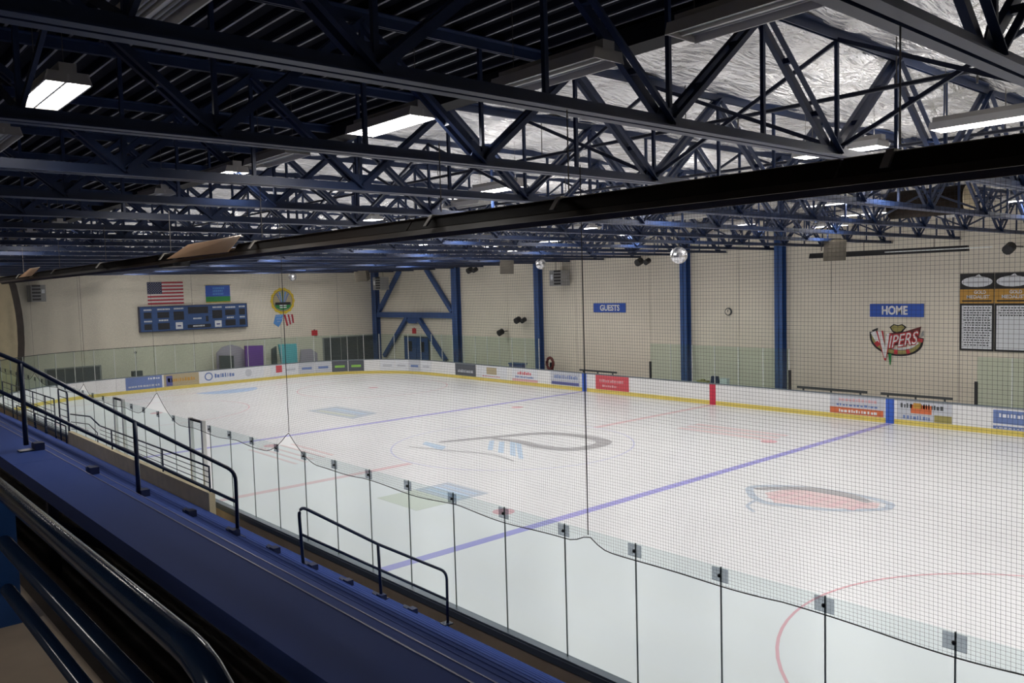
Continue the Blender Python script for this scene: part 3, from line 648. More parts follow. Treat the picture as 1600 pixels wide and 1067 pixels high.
for x, z0_ in ((-2.80, 2.45), (-1.68, 1.78), (-0.6, 1.11)): part('foot_plate', MB().box((x - 0.07, YR - 0.07, z0_ - 0.005), (x + 0.07, YR + 0.07, z0_ + 0.012)), 'railblue', rb_)

# walkway, parapet and guard rail at the camera
struct('floor.002', MB().box((-7.02, BY0, 3.75), (X0R - 0.46, BY1, 3.85)), 'walk', 'dark walkway behind the top bleacher row', 'walkway')
struct('floor.003', MB().box((XL, BY0, 4.2), (-7.55, BY1, 4.32)), 'walk', 'upper viewing platform', 'walkway')
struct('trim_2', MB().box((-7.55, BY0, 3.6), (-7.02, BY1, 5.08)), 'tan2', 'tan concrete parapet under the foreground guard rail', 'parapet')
gr = thing('guard_rail', 'glossy dark blue three-pipe guard rail in the lower left foreground', 'guard rail', (-7.11, -21, 5.08))
for z_, r_, nm in ((5.455, 0.022, 'top_rail'), (5.31, 0.019, 'middle_rail'), (5.18, 0.017, 'lower_rail')):
    if nm == 'top_rail': pts_ = [(-7.11, -17, z_)] + bend((-7.11, -21, z_), (-7.11, -22.48, z_), (-7.11, -22.5, 5.08), 0.2, 8) + [(-7.11, -22.5, 5.08)]
    else: pts_ = [(-7.11, -17, z_), (-7.11, -22.49, z_)]
    part(nm, MB().tube(pts_, r_, 20), 'tubeblue', gr, True)
part('post', MB().box((-7.14, -20.93, 5.08), (-7.08, -20.80, 5.44)), 'postblue', gr); part('post', MB().box((-7.15, -19.3, 5.08), (-7.07, -19.2, 5.44)), 'postblue', gr)

# tan parapet beside the far part of the bleachers with bar railing on top
struct('trim_3', MB().box((-0.62, -5.15, -0.06), (-0.48, 7.2, 1.52)), 'tan', 'tan parapet wall between bleachers and rink gates', 'parapet')
def railing(name, label, x, y0_, y1_, z0_, z1_, nb, posts, zf=None):
    t = thing(name, label, 'railing', (x, (y0_ + y1_)/2, z0_), 'bar railings')
    for yp in posts: part('post', MB().tube([(x, yp, z0_ - 0.02 if zf is None else zf), (x, yp, z1_)], 0.022, 8), 'railblue', t, True)
    for b in range(nb):
        z_ = z1_ - (z1_ - z0_ - 0.08) * b / nb
        part('top_bar' if b == 0 else 'bar', MB().tube([(x, y0_, z_), (x, y1_, z_)], 0.022 if b == 0 else 0.010, 7), 'railblue', t, True)
    return t
t = railing('bar_railing', 'dark bar railing on top of the tan parapet', -0.55, -5.05, 3.6, 1.52, 2.10, 4, (-5.05, -1.95, 2.4))
part('peaked_return', MB().tube([(-0.55, 3.6, 2.10), (-0.55, 4.6, 2.28), (-0.55, 7.0, 2.12)], 0.022, 7), 'railblue', t, True)
part('inner_return', MB().tube([(-0.55, 3.9, 1.55), (-0.55, 3.9, 1.85), (-0.55, 4.8, 2.02), (-0.55, 7.0, 1.86)], 0.015, 7), 'railblue', t, True)
part('inner_return', MB().tube([(-0.55, 4.4, 1.70), (-0.55, 5.0, 1.80), (-0.55, 7.0, 1.62)], 0.013, 7), 'railblue', t, True)
t = thing('ladder_gate', 'tall narrow dark rail panel with rungs at the parapet end', 'railing', (-0.55, 7.8, 1.2))
part('frame', MB().tube([(-0.55, 7.3, -0.06)] + bend((-0.55, 7.3, 1.1), (-0.55, 7.3, 2.84), (-0.55, 8.5, 2.86), 0.12) + bend((-0.55, 7.3, 2.84), (-0.55, 8.5, 2.86), (-0.55, 8.5, 1.4), 0.12) + [(-0.55, 8.5, -0.06)], 0.026, 8), 'railblue', t, True)
for z_ in (2.62, 2.40, 2.18, 1.96): part('rung', MB().tube([(-0.55, 7.3, z_), (-0.55, 8.5, z_)], 0.013, 7), 'railblue', t, True)
railing('bar_railing', 'dark bar railing of the ramp at the far left below the handrail', -0.55, 9.2, 18.5, 1.2, 2.45, 5, (9.2, 10.6, 12.6, 14.6, 16.6, 18.5), -0.06)
railing('bar_railing', 'dark lower bar railing along the bleacher front at far left', -0.9, 6.2, 13.8, 1.11, 1.85, 4, (6.2, 7.6, 9.1, 10.6, 12.2, 13.8))

# ================================================================== RADIANT HEATER
HX, HZ = -2.5, 6.545
h = thing('radiant_heater', 'long dark brown radiant tube heater hanging above the stands', 'heater', (HX, -10, HZ))
prof = [(-0.17, 0.015), (-0.155, 0.015), (-0.085, 0.12), (0.085, 0.12), (0.155, 0.015), (0.17, 0.015), (0.182, 0.02), (0.095, 0.138), (-0.095, 0.138), (-0.182, 0.02)]
def ext_profile(y0_, y1_, pr_, dz=0):
    mb = MB(); n = len(pr_)
    mb.v = [(HX + a, y0_, HZ + b + dz) for a, b in pr_] + [(HX + a, y1_, HZ + b + dz) for a, b in pr_]
    mb.f = [(i, (i+1) % n, n + (i+1) % n, n + i) for i in range(n)] + [tuple(range(n)), tuple(range(2*n-1, n-1, -1))]; return mb
for y0_, y1_ in ((-27, -21.0), (-20.98, -16.4), (-16.38, -12.0), (-9.4, -4.0), (-3.98, 0.6), (1.2, 7.0)): part('reflector', ext_profile(y0_, y1_, prof), 'heater', h)
part('skirt', ext_profile(-27, 7.0, [(-0.182, 0.018), (-0.168, 0.018), (-0.215, -0.04), (-0.23, -0.04)]), 'heater_lip', h)
part('skirt', ext_profile(-27, 7.0, [(0.168, 0.018), (0.182, 0.018), (0.23, -0.04), (0.215, -0.04)]), 'heater_lip', h)
part('edge_highlight', ext_profile(-27, 7.0, [(-0.10, 0.139), (-0.085, 0.139), (-0.085, 0.143), (-0.10, 0.143)]), 'bracket', h)  # pale strip paints a highlight along the reflector's top edge
part('burner_tube', MB().tube([(HX, -27, HZ + 0.06), (HX, 7.6, HZ + 0.06)], 0.05, 12), 'heater_in', h, True)
me_br = MB().box((-0.12, -0.025, 0.132), (0.12, 0.025, 0.155)).prism([(-0.125, -0.025, 0.155), (-0.10, -0.025, 0.155), (-0.19, -0.025, 0.04), (-0.215, -0.025, 0.04)], (0, 0.05, 0)).mesh('bracket', 'bracket')
me_ch = MB().tube([(0, 0, 0.19), (0, 0, ZC - HZ)], 0.006, 5).mesh('chain', 'wire')
for y in (-24.2, -21.3, -18.55, -16.75, -12.6, -9.0, -5.2, -1.4, 2.6, 6.0):
    put('bracket', me_br, h, (0, y + 10, 0)); put('chain', me_ch, h, (0, y + 10, 0))
part('junction_box', MB().box((HX - 0.12, -9.42, HZ - 0.08), (HX + 0.16, -8.7, HZ + 0.14)), 'black', h)
part('deflector_sheet', MB().prism([(HX - 0.27, -12.05, HZ + 0.02), (HX - 0.27, -9.55, HZ + 0.03), (HX - 0.05, -9.9, HZ + 0.24), (HX - 0.05, -12.0, HZ + 0.26)], (0.02, 0, 0.012)), 'sheet', h)['label'] = 'bent tan metal deflector sheet'
part('deflector_sheet', MB().prism([(HX - 0.27, 0.3, HZ + 0.04), (HX - 0.27, 1.9, HZ + 0.04), (HX - 0.06, 1.6, HZ + 0.26), (HX - 0.06, 0.4, HZ + 0.26)], (0.02, 0, 0.012)), 'sheet', h)['label'] = 'small bent tan metal deflector sheet'
h2 = thing('radiant_heater', 'black tube heater hanging in front of the wall above the home sign', 'heater', (26.5, -8, 7))
part('reflector', MB().prism([(26.35, -11.3, 6.86), (26.65, -11.3, 6.86), (26.58, -11.3, 7.08), (26.42, -11.3, 7.08)], (0, 6.45, 0)), 'black', h2)
part('burner_tube', MB().tube([(26.33, -12.2, 6.97), (26.33, -8.2, 6.97)], 0.022, 8), 'alu', h2)
for y in (-10.055, -7.24): part('chain', MB().tube([(26.5, y, 7.08), (26.5, y, 7.5)], 0.012, 5), 'black', h2)

XS, YS = XW - 0.012, YW - 0.012
# ================================================================== SIGNS AND THINGS ON THE FAR SIDE WALL
t = thing('wall_sign', 'blue wall sign reading HOME', 'sign', (XS, -7.5, 4.5)); part('sign_panel', px(MB(), XS, -6.35, -8.68, 4.2, 4.77, 0.04), 'signblue', t)
text_part('lettering', 'HOME', 'x', (XS - 0.046, -7.45, 4.49), 1.12, 0.40, 'white', t, 0.035)
t = thing('wall_sign', 'blue wall sign reading GUESTS', 'sign', (XS, 9.2, 4.6)); part('sign_panel', px(MB(), XS, 10.5, 8.0, 4.33, 4.87, 0.04), 'signblue', t)
text_part('lettering', 'GUESTS', 'x', (XS - 0.046, 9.2, 4.6), 1.55, 0.36, 'white', t, 0.03)
# team emblem: local u to the right (-Y), v up; u 0..2.31, v 0..1.81
v_ = thing('team_emblem', 'red and white VIPERS team emblem painted below the home sign', 'emblem', (XS, -7.5, 3))
def U(u, v, d=0.0): return (XS - d, -6.38 - u * 2.31, 2.08 + v * 1.81)
def upoly(pts_, d, m, nm): return part(nm, MB().prism([U(a, b, d) for a, b in pts_], (-0.01, 0, 0)), m, v_)
def ustroke(pts_, wd, d, m, nm, sc_=2.31/1.81):
    pts_ = smooth_pts(pts_, 6); mb = MB(); k = len(pts_); L_, R_ = [], []
    for i, p in enumerate(pts_):
        a, b = Vector(pts_[max(i-1, 0)]), Vector(pts_[min(i+1, k-1)]); dd = Vector(((b-a).x*sc_, (b-a).y)).normalized(); nr = Vector((-dd.y/sc_, dd.x))
        wv = wd[0] + (wd[1]-wd[0])*i/(k-1); L_.append((p[0]+nr.x*wv, p[1]+nr.y*wv)); R_.append((p[0]-nr.x*wv, p[1]-nr.y*wv))
    for i in range(k-1): mb.prism([U(*L_[i], d), U(*L_[i+1], d), U(*R_[i+1], d), U(*R_[i], d)], (-0.008, 0, 0))
    return part(nm, mb, m, v_)
ustroke([(0.04, 0.80), (0.06, 0.58), (0.20, 0.40), (0.45, 0.30), (0.72, 0.32), (0.90, 0.46), (0.95, 0.68)], (0.085, 0.06), 0.0, 'black', 'body_outline')
ustroke([(0.05, 0.78), (0.08, 0.58), (0.22, 0.41), (0.45, 0.32), (0.72, 0.34), (0.88, 0.47), (0.94, 0.66)], (0.055, 0.035), 0.012, 'olive', 'body')
for a, b in (((0.10, 0.55), (0.16, 0.46)), ((0.45, 0.325), (0.52, 0.32)), ((0.68, 0.33), (0.74, 0.355)), ((0.93, 0.58), (0.945, 0.66))): ustroke([a, ((a[0]+b[0])/2, (a[1]+b[1])/2), b], (0.055, 0.055), 0.022, 'red', 'band')
ustroke([(0.34, 0.43), (0.55, 0.40), (0.75, 0.44), (0.90, 0.56)], (0.022, 0.02), 0.022, 'white', 'belly')
upoly([(0.02, 0.84), (0.14, 0.90), (0.13, 0.84), (0.06, 0.76)], 0.0, 'black', 'tail_tip')
ustroke([(0.05, 0.80), (0.10, 0.66), (0.17, 0.50)], (0.07, 0.04), 0.02, 'white', 'tail_highlight')
upoly([(0.36, 0.92), (0.44, 1.0), (0.52, 0.97), (0.60, 1.0), (0.68, 0.93), (0.60, 0.80), (0.50, 0.76), (0.42, 0.80)], 0.0, 'black', 'crest_outline')
upoly([(0.39, 0.92), (0.45, 0.975), (0.52, 0.945), (0.59, 0.975), (0.65, 0.92), (0.58, 0.83), (0.50, 0.80), (0.43, 0.83)], 0.012, 'olive', 'crest')
upoly([(0.30, 0.74), (0.37, 0.78), (0.60, 0.80), (0.95, 0.95), (0.89, 0.60), (0.36, 0.45)], 0.02, 'darkred', 'letter_shadow')
for dd, m, nm, gw in ((0.032, 'red', 'letter_outline', 0.03), (0.044, 'white', 'letter', 0.0)):
    upoly([(0.14-gw, 0.82), (0.21+gw, 0.83), (0.285, 0.42), (0.32, 0.76), (0.37+gw, 0.77), (0.30, 0.16-gw*2), (0.27, 0.16-gw*2)], dd, m, nm)
tx = text_part('letters_outline', 'IPERS', 'x', U(0.63, 0.625, 0.05), 1.32, 0.62, 'red', v_, 0.065, 0.25, 0.004, 0.20)
text_part('letters', 'IPERS', 'x', U(0.63, 0.625, 0.062), 1.26, 0.54, 'white', v_, 0.0, 0.25, 0.004, 0.20)
upoly([(0.34, 0.27), (0.40, 0.27), (0.385, 0.0), (0.37, -0.01)], 0.012, 'green', 'tongue')
upoly([(0.95, 0.78), (0.99, 0.86), (1.0, 0.74), (0.95, 0.70)], 0.02, 'grey', 'rattle')
# medal banners
for k, (ya, lab) in enumerate(((-10.13, 'black and gold medalist honour banner with a full list'), (-11.43, 'black and gold medalist honour banner cut by the right picture edge'))):
    yb_ = ya - 1.27; cy = (ya + yb_) / 2
    t = thing('honour_banner', lab, 'banner', (XS, cy, 4.4), 'medalist banners')
    part('backing', px(MB(), XS, ya, yb_, 2.84, 6.0, 0.03), 'black', t)
    part('gold_band', px(MB(), XS - 0.03, ya, yb_, 4.78, 5.36, 0.006), 'gold', t)
    part('oval_badge', MB().prism([(XS - 0.032, cy - 0.58*math.cos(2*PI*i/24), 5.66 + 0.22*math.sin(2*PI*i/24)) for i in range(24)], (-0.006, 0, 0)), 'adwhite', t)
    part('badge_peak', MB().prism([(XS - 0.032, cy + 0.12, 5.84), (XS - 0.032, cy - 0.18, 5.86), (XS - 0.032, cy - 0.08, 5.97), (XS - 0.032, cy + 0.0, 5.93)], (-0.006, 0, 0)), 'adwhite', t)
    part('list_panel', px(MB(), XS - 0.03, ya - 0.07, yb_ + 0.07, 2.92, 4.70, 0.006), 'adwhite', t)
    text_part('lettering', 'GOLD', 'x', (XS - 0.04, cy - 0.12, 5.24), 0.44, 0.14, 'adwhite', t); text_part('lettering', 'MEDALIST', 'x', (XS - 0.04, cy - 0.05, 5.05), 0.86, 0.14, 'adwhite', t)
    part('small_print', px(MB(), XS - 0.037, ya - 0.08, yb_ + 0.08, 4.85, 4.91, 0.003), 'black', t); part('badge_print', px(MB(), XS - 0.04, cy + 0.4, cy - 0.4, 5.60, 5.68, 0.003), 'adgrey', t)
    rr = random.Random(k); mb = MB()
    for j in range(16 if k == 0 else 4):
        z_ = 4.58 - 0.102 * j; w_ = rr.uniform(0.40, 0.50); y = cy + w_
        while y > cy - w_: wv = rr.uniform(0.04, 0.12); px(mb, XS - 0.037, y, y - wv, z_, z_ + 0.045, 0.003); y -= wv + 0.035
    part('list_print', mb, 'darkgrey', t)['kind'] = 'stuff'

# loudspeakers and box heaters under the trusses
def speaker(c, size, rz, tilt, label, m='speaker'):
    t = thing('loudspeaker', label, 'loudspeaker', c, 'hanging loudspeakers'); t.rotation_euler = (tilt, 0, rz); WLOC[t] = (0, 0, 0)
    a, b, d = size
    part('cabinet', MB().prism([(-a/2, -b/2, -d/2), (a/2, -b/2, -d/2), (a*0.36, b/2, -d/2), (-a*0.36, b/2, -d/2)], (0, 0, d)), 'speakerlight', t)
    part('grille', MB().box((-a/2 + 0.02, -b/2 - 0.02, -d/2 + 0.02), (a/2 - 0.02, -b/2, d/2 - 0.02)), m, t)
    part('yoke', MB().box((-a/2 - 0.03, -0.02, -0.05), (-a/2, 0.02, d/2 + 0.35)).box((a/2, -0.02, -0.05), (a/2 + 0.03, 0.02, d/2 + 0.35)).box((-a/2 - 0.03, -0.02, d/2 + 0.33), (a/2 + 0.03, 0.02, d/2 + 0.37)), 'black', t)
speaker((23.9, -7.24, 7.11), (0.85, 0.6, 0.8), math.radians(-50), 0.2, 'grey square loudspeaker in front of the black wall heater')
speaker((23.8, 12.465, 7.25), (0.8, 0.6, 0.9), math.radians(-35), 0.25, 'tilted brown loudspeaker left of the guests bench column')
speaker((24.5, 29.355, 7.18), (1.0, 0.7, 0.8), math.radians(-60), 0.25, 'tilted pale loudspeaker at the far corner above the braced frame', 'speakerlight')
def unit_heater(c, s, label, face):
    t = thing('unit_heater', label, 'heater', c, 'box unit heaters')
    x, y, z = c
    part('cabinet', MB().box((x - s*0.35, y - s*0.5, z - s*0.45), (x + s*0.35, y + s*0.5, z + s*0.45)), 'grey', t)
    for k in range(5):
        zz = z - s*0.36 + s*0.18*k
        if face == 'x': part('louvre', MB().box((x - s*0.38, y - s*0.44, zz - 0.02), (x - s*0.35, y + s*0.1, zz + s*0.09)), 'black', t)
        else: part('louvre', MB().box((x - s*0.3, y - s*0.54, zz - 0.02), (x + s*0.1, y - s*0.5, zz + s*0.09)), 'black', t)
    part('data_plate', MB().box((x - s*0.37, y + s*0.2, z - s*0.1), (x - s*0.35, y + s*0.4, z + s*0.2)) if face == 'x' else MB().box((x + s*0.15, y - s*0.52, z), (x + s*0.3, y - s*0.5, z + s*0.2)), 'adwhite', t)
    part('hanger', (MB().tube([(x, y - s*0.3, z + s*0.45), (x, y - s*0.3, 7.5)], 0.015, 6).tube([(x, y + s*0.3, z + s*0.45), (x, y + s*0.3, 7.5)], 0.015, 6) if face == 'x' else MB().box((x - 0.3, y + s*0.5, z - 0.1), (x - 0.25, YW, z - 0.05)).box((x + 0.25, y + s*0.5, z - 0.1), (x + 0.3, YW, z - 0.05))), 'black', t)
unit_heater((28.4, 12.78, 6.45), 1.05, 'grey box unit heater right of the column at the guests bench', 'x')
unit_heater((27.6, 31.84, 6.55), 1.1, 'dark box unit heater in the far corner beside the braced frame', 'x')
unit_heater((4.2, 34.3, 6.4), 1.15, 'grey box unit heater high at the left end of the scoreboard wall', 'y')
t = thing('air_duct', 'dark round air duct with a tan end among the trusses above the home side', 'duct', (16, -14, 7.95))
part('barrel', MB().tube([(16, -15.05, 7.95), (16, -13.05, 7.95)], 0.38, 20), 'heater', t, True); part('end_cap', MB().tube([(16, -15.10, 7.95), (16, -15.05, 7.95)], 0.39, 20), 'tan', t, True)
for y in (-14.7, -13.4): part('hanger', MB().tube([(16, y, 8.3), (16, y, 9.0)], 0.012, 6), 'wire', t)
# mirror balls
def ball(c, r, label):
    t = thing('mirror_ball', label, 'mirror ball', c, 'mirror balls')
    part('ball', MB().sphere(c, r, 18, 12), M['mirror'], t); part('hanging_rod', MB().tube([(c[0], c[1], c[2] + r*0.95), (c[0], c[1], ZC + 0.1)], 0.02, 6), 'black', t)
M['mirror'] = mat('mirror_facets', (0.72, 0.72, 0.75), 0.18, 0.75, var=0.5, scale=9)
ball((17.65, -4.425, 6.98), 0.32, 'silver mirror ball hanging before the column left of the gauge'); ball((18.9, 29.355, 7.1), 0.28, 'small silver mirror ball above the round yellow emblem'); ball((21.2, 6.835, 7.1), 0.27, 'silver mirror ball above the column beside the guests sign')
# wall spotlights, gauge, exit signs
def spots(c, n, label):
    t = thing('spotlight', label, 'spotlight', c, 'wall spotlights'); x, y, z = c
    part('arm', MB().tube([(XW, y, z), (x, y, z)], 0.03, 6), 'black', t)
    for k in range(n): part('lamp_head', MB().tube([(x, y + (k-0.3)*-0.55, z), (x - 0.35, y + (k-0.3)*-0.6, z - 0.14)], 0.20 - 0.05*k, 10), 'black', t)
spots((28.7, 16.75, 3.87), 2, 'pair of black spotlights on the wall left of the guests sign column'); spots((28.7, 18.5, 3.03), 1, 'single small black spotlight low on the wall above the corner glass')
spots((28.6, 6.3, 7.25), 2, 'black spotlights below the truss right of the guests sign'); spots((28.6, 21.5, 7.3), 2, 'black spotlights under the truss right of the braced frame'); spots((28.2, -12.4, 7.0), 1, 'black spotlight under the truss at the right picture edge')
t = thing('wall_gauge', 'round white gauge on the wall between two blue columns', 'gauge', (XW, 1.05, 4.4))
part('rim', MB().tube([(XW, 1.05, 4.4), (XW - 0.08, 1.05, 4.4)], 0.20, 18), 'darkgrey', t); part('dial', MB().tube([(XW - 0.07, 1.05, 4.4), (XW - 0.09, 1.05, 4.4)], 0.15, 18), 'wall', t); part('hand', px(MB(), XW - 0.088, 1.07, 1.03, 4.38, 4.5, 0.004), 'black', t)
def exit_sign(wall, c, label):
    t = thing('exit_sign', label, 'exit sign', c, 'red exit signs')
    part('box', MB().box((c[0]-0.06, c[1]-0.24, c[2]-0.2), (c[0], c[1]+0.24, c[2]+0.2)) if wall == 'x' else MB().box((c[0]-0.24, c[1]-0.08, c[2]-0.2), (c[0]+0.24, c[1], c[2]+0.2)), 'red', t)
    part('mount', MB().box((c[0]-0.03, c[1]-0.05, c[2]+0.2), (c[0], c[1]+0.05, c[2]+0.26)) if wall == 'x' else MB().box((c[0]-0.05, c[1]-0.04, c[2]+0.2), (c[0]+0.05, c[1], c[2]+0.26)), 'black', t)
exit_sign('x', (XW, 29.5, 2.8), 'red exit sign inside the blue braced frame'); exit_sign('y', (23.35, YW, 2.85), 'red exit sign on the end wall right of the emblem')
# door behind the corner glass
t = tag(bpy.data.objects.new('door_1', None), 'dark blue double door under the braced frame', 'door', None, 'structure'); COL.objects.link(t); WLOC[t] = (0, 0, 0)
part('door_frame', MB().box((XW - 0.06, 27.5, -0.06), (XW, 30.9, 2.4)), 'darkgrey', t)
for ya in (27.62, 29.24): 
    d_ = part('door_leaf', MB().box((XW - 0.10, ya, 0.0), (XW - 0.06, ya + 1.55, 2.3)), 'score', t); part('window_pane', MB().box((XW - 0.108, ya + 0.5, 1.2), (XW - 0.10, ya + 1.0, 2.0)), 'display', d_)

# team and scorer furniture behind the far boards
for k, (ya, yb_, lab) in enumerate(((-3.6, -6.9, 'dark team bench left part below the emblem'), (-7.5, -10.4, 'dark team bench right part below the emblem'), (10.4, 7.5, 'dark guests team bench beside the blue stripe'))):
    t = thing('team_bench', lab, 'bench', (27.4, ya, 0), 'team benches')
    part('back_rail', MB().box((27.5, yb_, 0.93), (27.56, ya, 1.03)), 'darkgrey', t); part('seat', MB().box((27.15, yb_, 0.58), (27.5, ya, 0.63)), 'adtan', t)
    for y in (ya - 0.3, (ya+yb_)/2, yb_ + 0.3): part('leg', MB().box((27.5, y - 0.03, -0.06), (27.56, y + 0.03, 0.95)).box((27.2, y - 0.03, -0.06), (27.26, y + 0.03, 0.6)), 'darkgrey', t)
t = thing('scorer_table', 'scorer table behind the glass at the centre line', 'table', (27.1, 0.7, 0))
part('top', MB().box((26.7, -0.8, 0.82), (27.4, 2.2, 0.87)), 'adgrey', t)
for y in (-0.7, 2.1): part('leg', MB().box((27.0, y - 0.04, -0.06), (27.1, y + 0.04, 0.82)), 'darkgrey', t)
solo('scorer_monitor', MB().prism([(27.0, 0.85, 0.87), (27.0, 0.35, 0.87), (27.0, 0.42, 1.26), (27.0, 0.78, 1.26)], (0.14, 0, 0)), 'navy', 'dark rounded monitor on the scorer table', 'monitor')
solo('white_box', MB().box((26.95, -0.15, 0.87), (27.2, 0.25, 1.16)).box((26.94, -0.17, 1.16), (27.21, 0.27, 1.19)), 'adwhite', 'white box on the scorer table', 'box')
solo('yellow_case', MB().box((26.9, 1.0, 0.87), (27.2, 1.6, 1.0)).box((26.98, 1.2, 1.0), (27.1, 1.4, 1.06)), 'olive', 'yellow green case on the scorer table', 'case')
t = thing('hose_reel', 'dark red hose reel at the foot of the column by the guests bench', 'hose reel', (28.2, 13.5, 0.8))
mb = MB(); mb.tube([(28.1, 13.5 + 0.28*math.cos(a*PI/9), 1.15 + 0.36*math.sin(a*PI/9)) for a in range(19)], 0.09, 8); part('hose', mb, 'darkred', t, True)
part('stand', MB().box((28.15, 13.4, -0.06), (28.3, 13.6, 1.2)), 'black', t)
t = thing('storage_bin', 'small blue bin standing behind the far boards', 'bin', (27, 15.2, 0.6)); part('body', MB().prism([(26.7, 14.6, 0.5), (27.1, 14.6, 0.5), (27.1, 15.8, 0.5), (26.7, 15.8, 0.5)], (0, 0, 0.62)), 'adnavy', t); part('lid', MB().box((26.66, 14.55, 1.12), (27.14, 15.85, 1.19)), 'score', t); part('trolley', MB().box((26.75, 14.7, -0.06), (27.05, 15.7, 0.5)), 'darkgrey', t)

# ================================================================== END WALL
FX = (11.0, 13.42); FZ = (5.47, 7.0)
t = thing('national_flag', 'American flag with red and white stripes hung above the scoreboard', 'flag', (12.2, YS, 6.2))
part('cloth', py(MB(), YS, FX[0], FX[1], FZ[0], FZ[1], 0.02), 'flagwhite', t)
sh = (FZ[1] - FZ[0]) / 13
for k in range(0, 13, 2): part('red_stripe', py(MB(), YS - 0.02, FX[0] if k > 6 else FX[0] + 0.97, FX[1], FZ[1] - sh*(k+1), FZ[1] - sh*k, 0.006), 'flagred', t)
cn = part('canton', py(MB(), YS - 0.02, FX[0], FX[0] + 0.97, FZ[1] - sh*7, FZ[1], 0.008), 'navy', t)
mb = MB()
for r_ in range(9):
    for c_ in range(6 if r_ % 2 == 0 else 5):
        sx, sz = FX[0] + 0.09 + 0.158*c_ + (0 if r_ % 2 == 0 else 0.079), FZ[1] - 0.08 - 0.083*r_
        mb.prism([(sx + (0.03 if i % 2 == 0 else 0.012)*math.sin(2*PI*i/10), YS - 0.029, sz + (0.03 if i % 2 == 0 else 0.012)*math.cos(2*PI*i/10)) for i in range(10)], (0, -0.003, 0))
part('stars', mb, 'flagwhite', cn)
t = thing('hanging_banner', 'blue and green banner with pale lettering above the scoreboard', 'banner', (15.9, YS, 6.1))
part('cloth', py(MB(), YS, 14.98, 16.76, 5.47, 6.7, 0.02), 'signblue', t); part('green_base', py(MB(), YS - 0.02, 14.98, 16.76, 5.5, 5.9, 0.006), 'green', t); part('hem', py(MB(), YS - 0.026, 14.98, 16.76, 5.47, 5.53, 0.006), 'yellow', t)
mb = MB(); rr = random.Random(5)
for z_ in (6.42, 6.22, 6.02):
    x = 15.5
    while x < 16.25: wv = rr.uniform(0.05, 0.12); py(mb, YS - 0.021, x, x + wv, z_, z_ + 0.13, 0.005); x += wv + 0.04
part('print', mb, 'skyblue', t); part('pole', MB().tube([(14.9, YS - 0.03, 6.71), (16.84, YS - 0.03, 6.71)], 0.025, 6), 'olive', t)
# scoreboard
t = thing('scoreboard', 'long blue electronic scoreboard with dark display windows', 'scoreboard', (14.1, YS, 4.4))
SX0, SX1, SZ0, SZ1 = 10.38, 17.8, 3.66, 5.3
part('cabinet', MB().box((SX0, YS - 0.3, SZ0), (SX1, YS - 0.01, SZ1)), 'score', t); part('edge_frame', MB().box((SX0 - 0.06, YS - 0.31, SZ1), (SX1 + 0.06, YS, SZ1 + 0.05)).box((SX0 - 0.06, YS - 0.31, SZ0 - 0.05), (SX1 + 0.06, YS, SZ0)).box((SX0 - 0.06, YS - 0.31, SZ0), (SX0, YS, SZ1)).box((SX1, YS - 0.31, SZ0), (SX1 + 0.06, YS, SZ1)), 'navy', t)
SW, SH = SX1 - SX0, SZ1 - SZ0
for u0_, u1_, v0_, v1_ in ((0.03, 0.095, 0.53, 0.78), (0.03, 0.095, 0.06, 0.30), (0.15, 0.255, 0.53, 0.78), (0.15, 0.255, 0.05, 0.32), (0.295, 0.39, 0.42, 0.78), (0.43, 0.62, 0.66, 0.95), (0.42, 0.64, 0.05, 0.2), (0.66, 0.755, 0.42, 0.78), (0.785, 0.885, 0.53, 0.78), (0.785, 0.885, 0.08, 0.34), (0.925, 0.985, 0.53, 0.80), (0.925, 0.985, 0.08, 0.34), (0.595, 0.62, 0.30, 0.54)):
    part('display_window', py(MB(), YS - 0.3, SX0 + SW*u0_, SX0 + SW*u1_, SZ0 + SH*v0_, SZ0 + SH*v1_, 0.012), 'display', t)
mb = MB(); rr = random.Random(3)
for u0_, u1_, v0_ in ((0.03, 0.095, 0.85), (0.15, 0.255, 0.86), (0.30, 0.385, 0.87), (0.665, 0.75, 0.87), (0.79, 0.88, 0.85), (0.925, 0.985, 0.86), (0.03, 0.095, 0.38), (0.16, 0.245, 0.40), (0.80, 0.87, 0.40), (0.93, 0.98, 0.40), (0.475, 0.555, 0.42), (0.47, 0.58, 0.1)):
    x = SX0 + SW*u0_
    while x < SX0 + SW*u1_: wv = rr.uniform(0.04, 0.09); py(mb, YS - 0.313, x, x + wv, SZ0 + SH*v0_, SZ0 + SH*(v0_ + 0.065), 0.004); x += wv + 0.03
part('caption_print', mb, 'adwhite', t)
for u0_ in (0.31, 0.68): 
    o = part('white_label', py(MB(), YS - 0.3, SX0 + SW*u0_, SX0 + SW*(u0_ + 0.065), SZ0 + SH*0.04, SZ0 + SH*0.32, 0.012), 'adwhite', t); part('label_print', py(MB(), YS - 0.313, SX0 + SW*(u0_+0.015), SX0 + SW*(u0_ + 0.05), SZ0 + SH*0.14, SZ0 + SH*0.2, 0.004), 'adnavy', o)
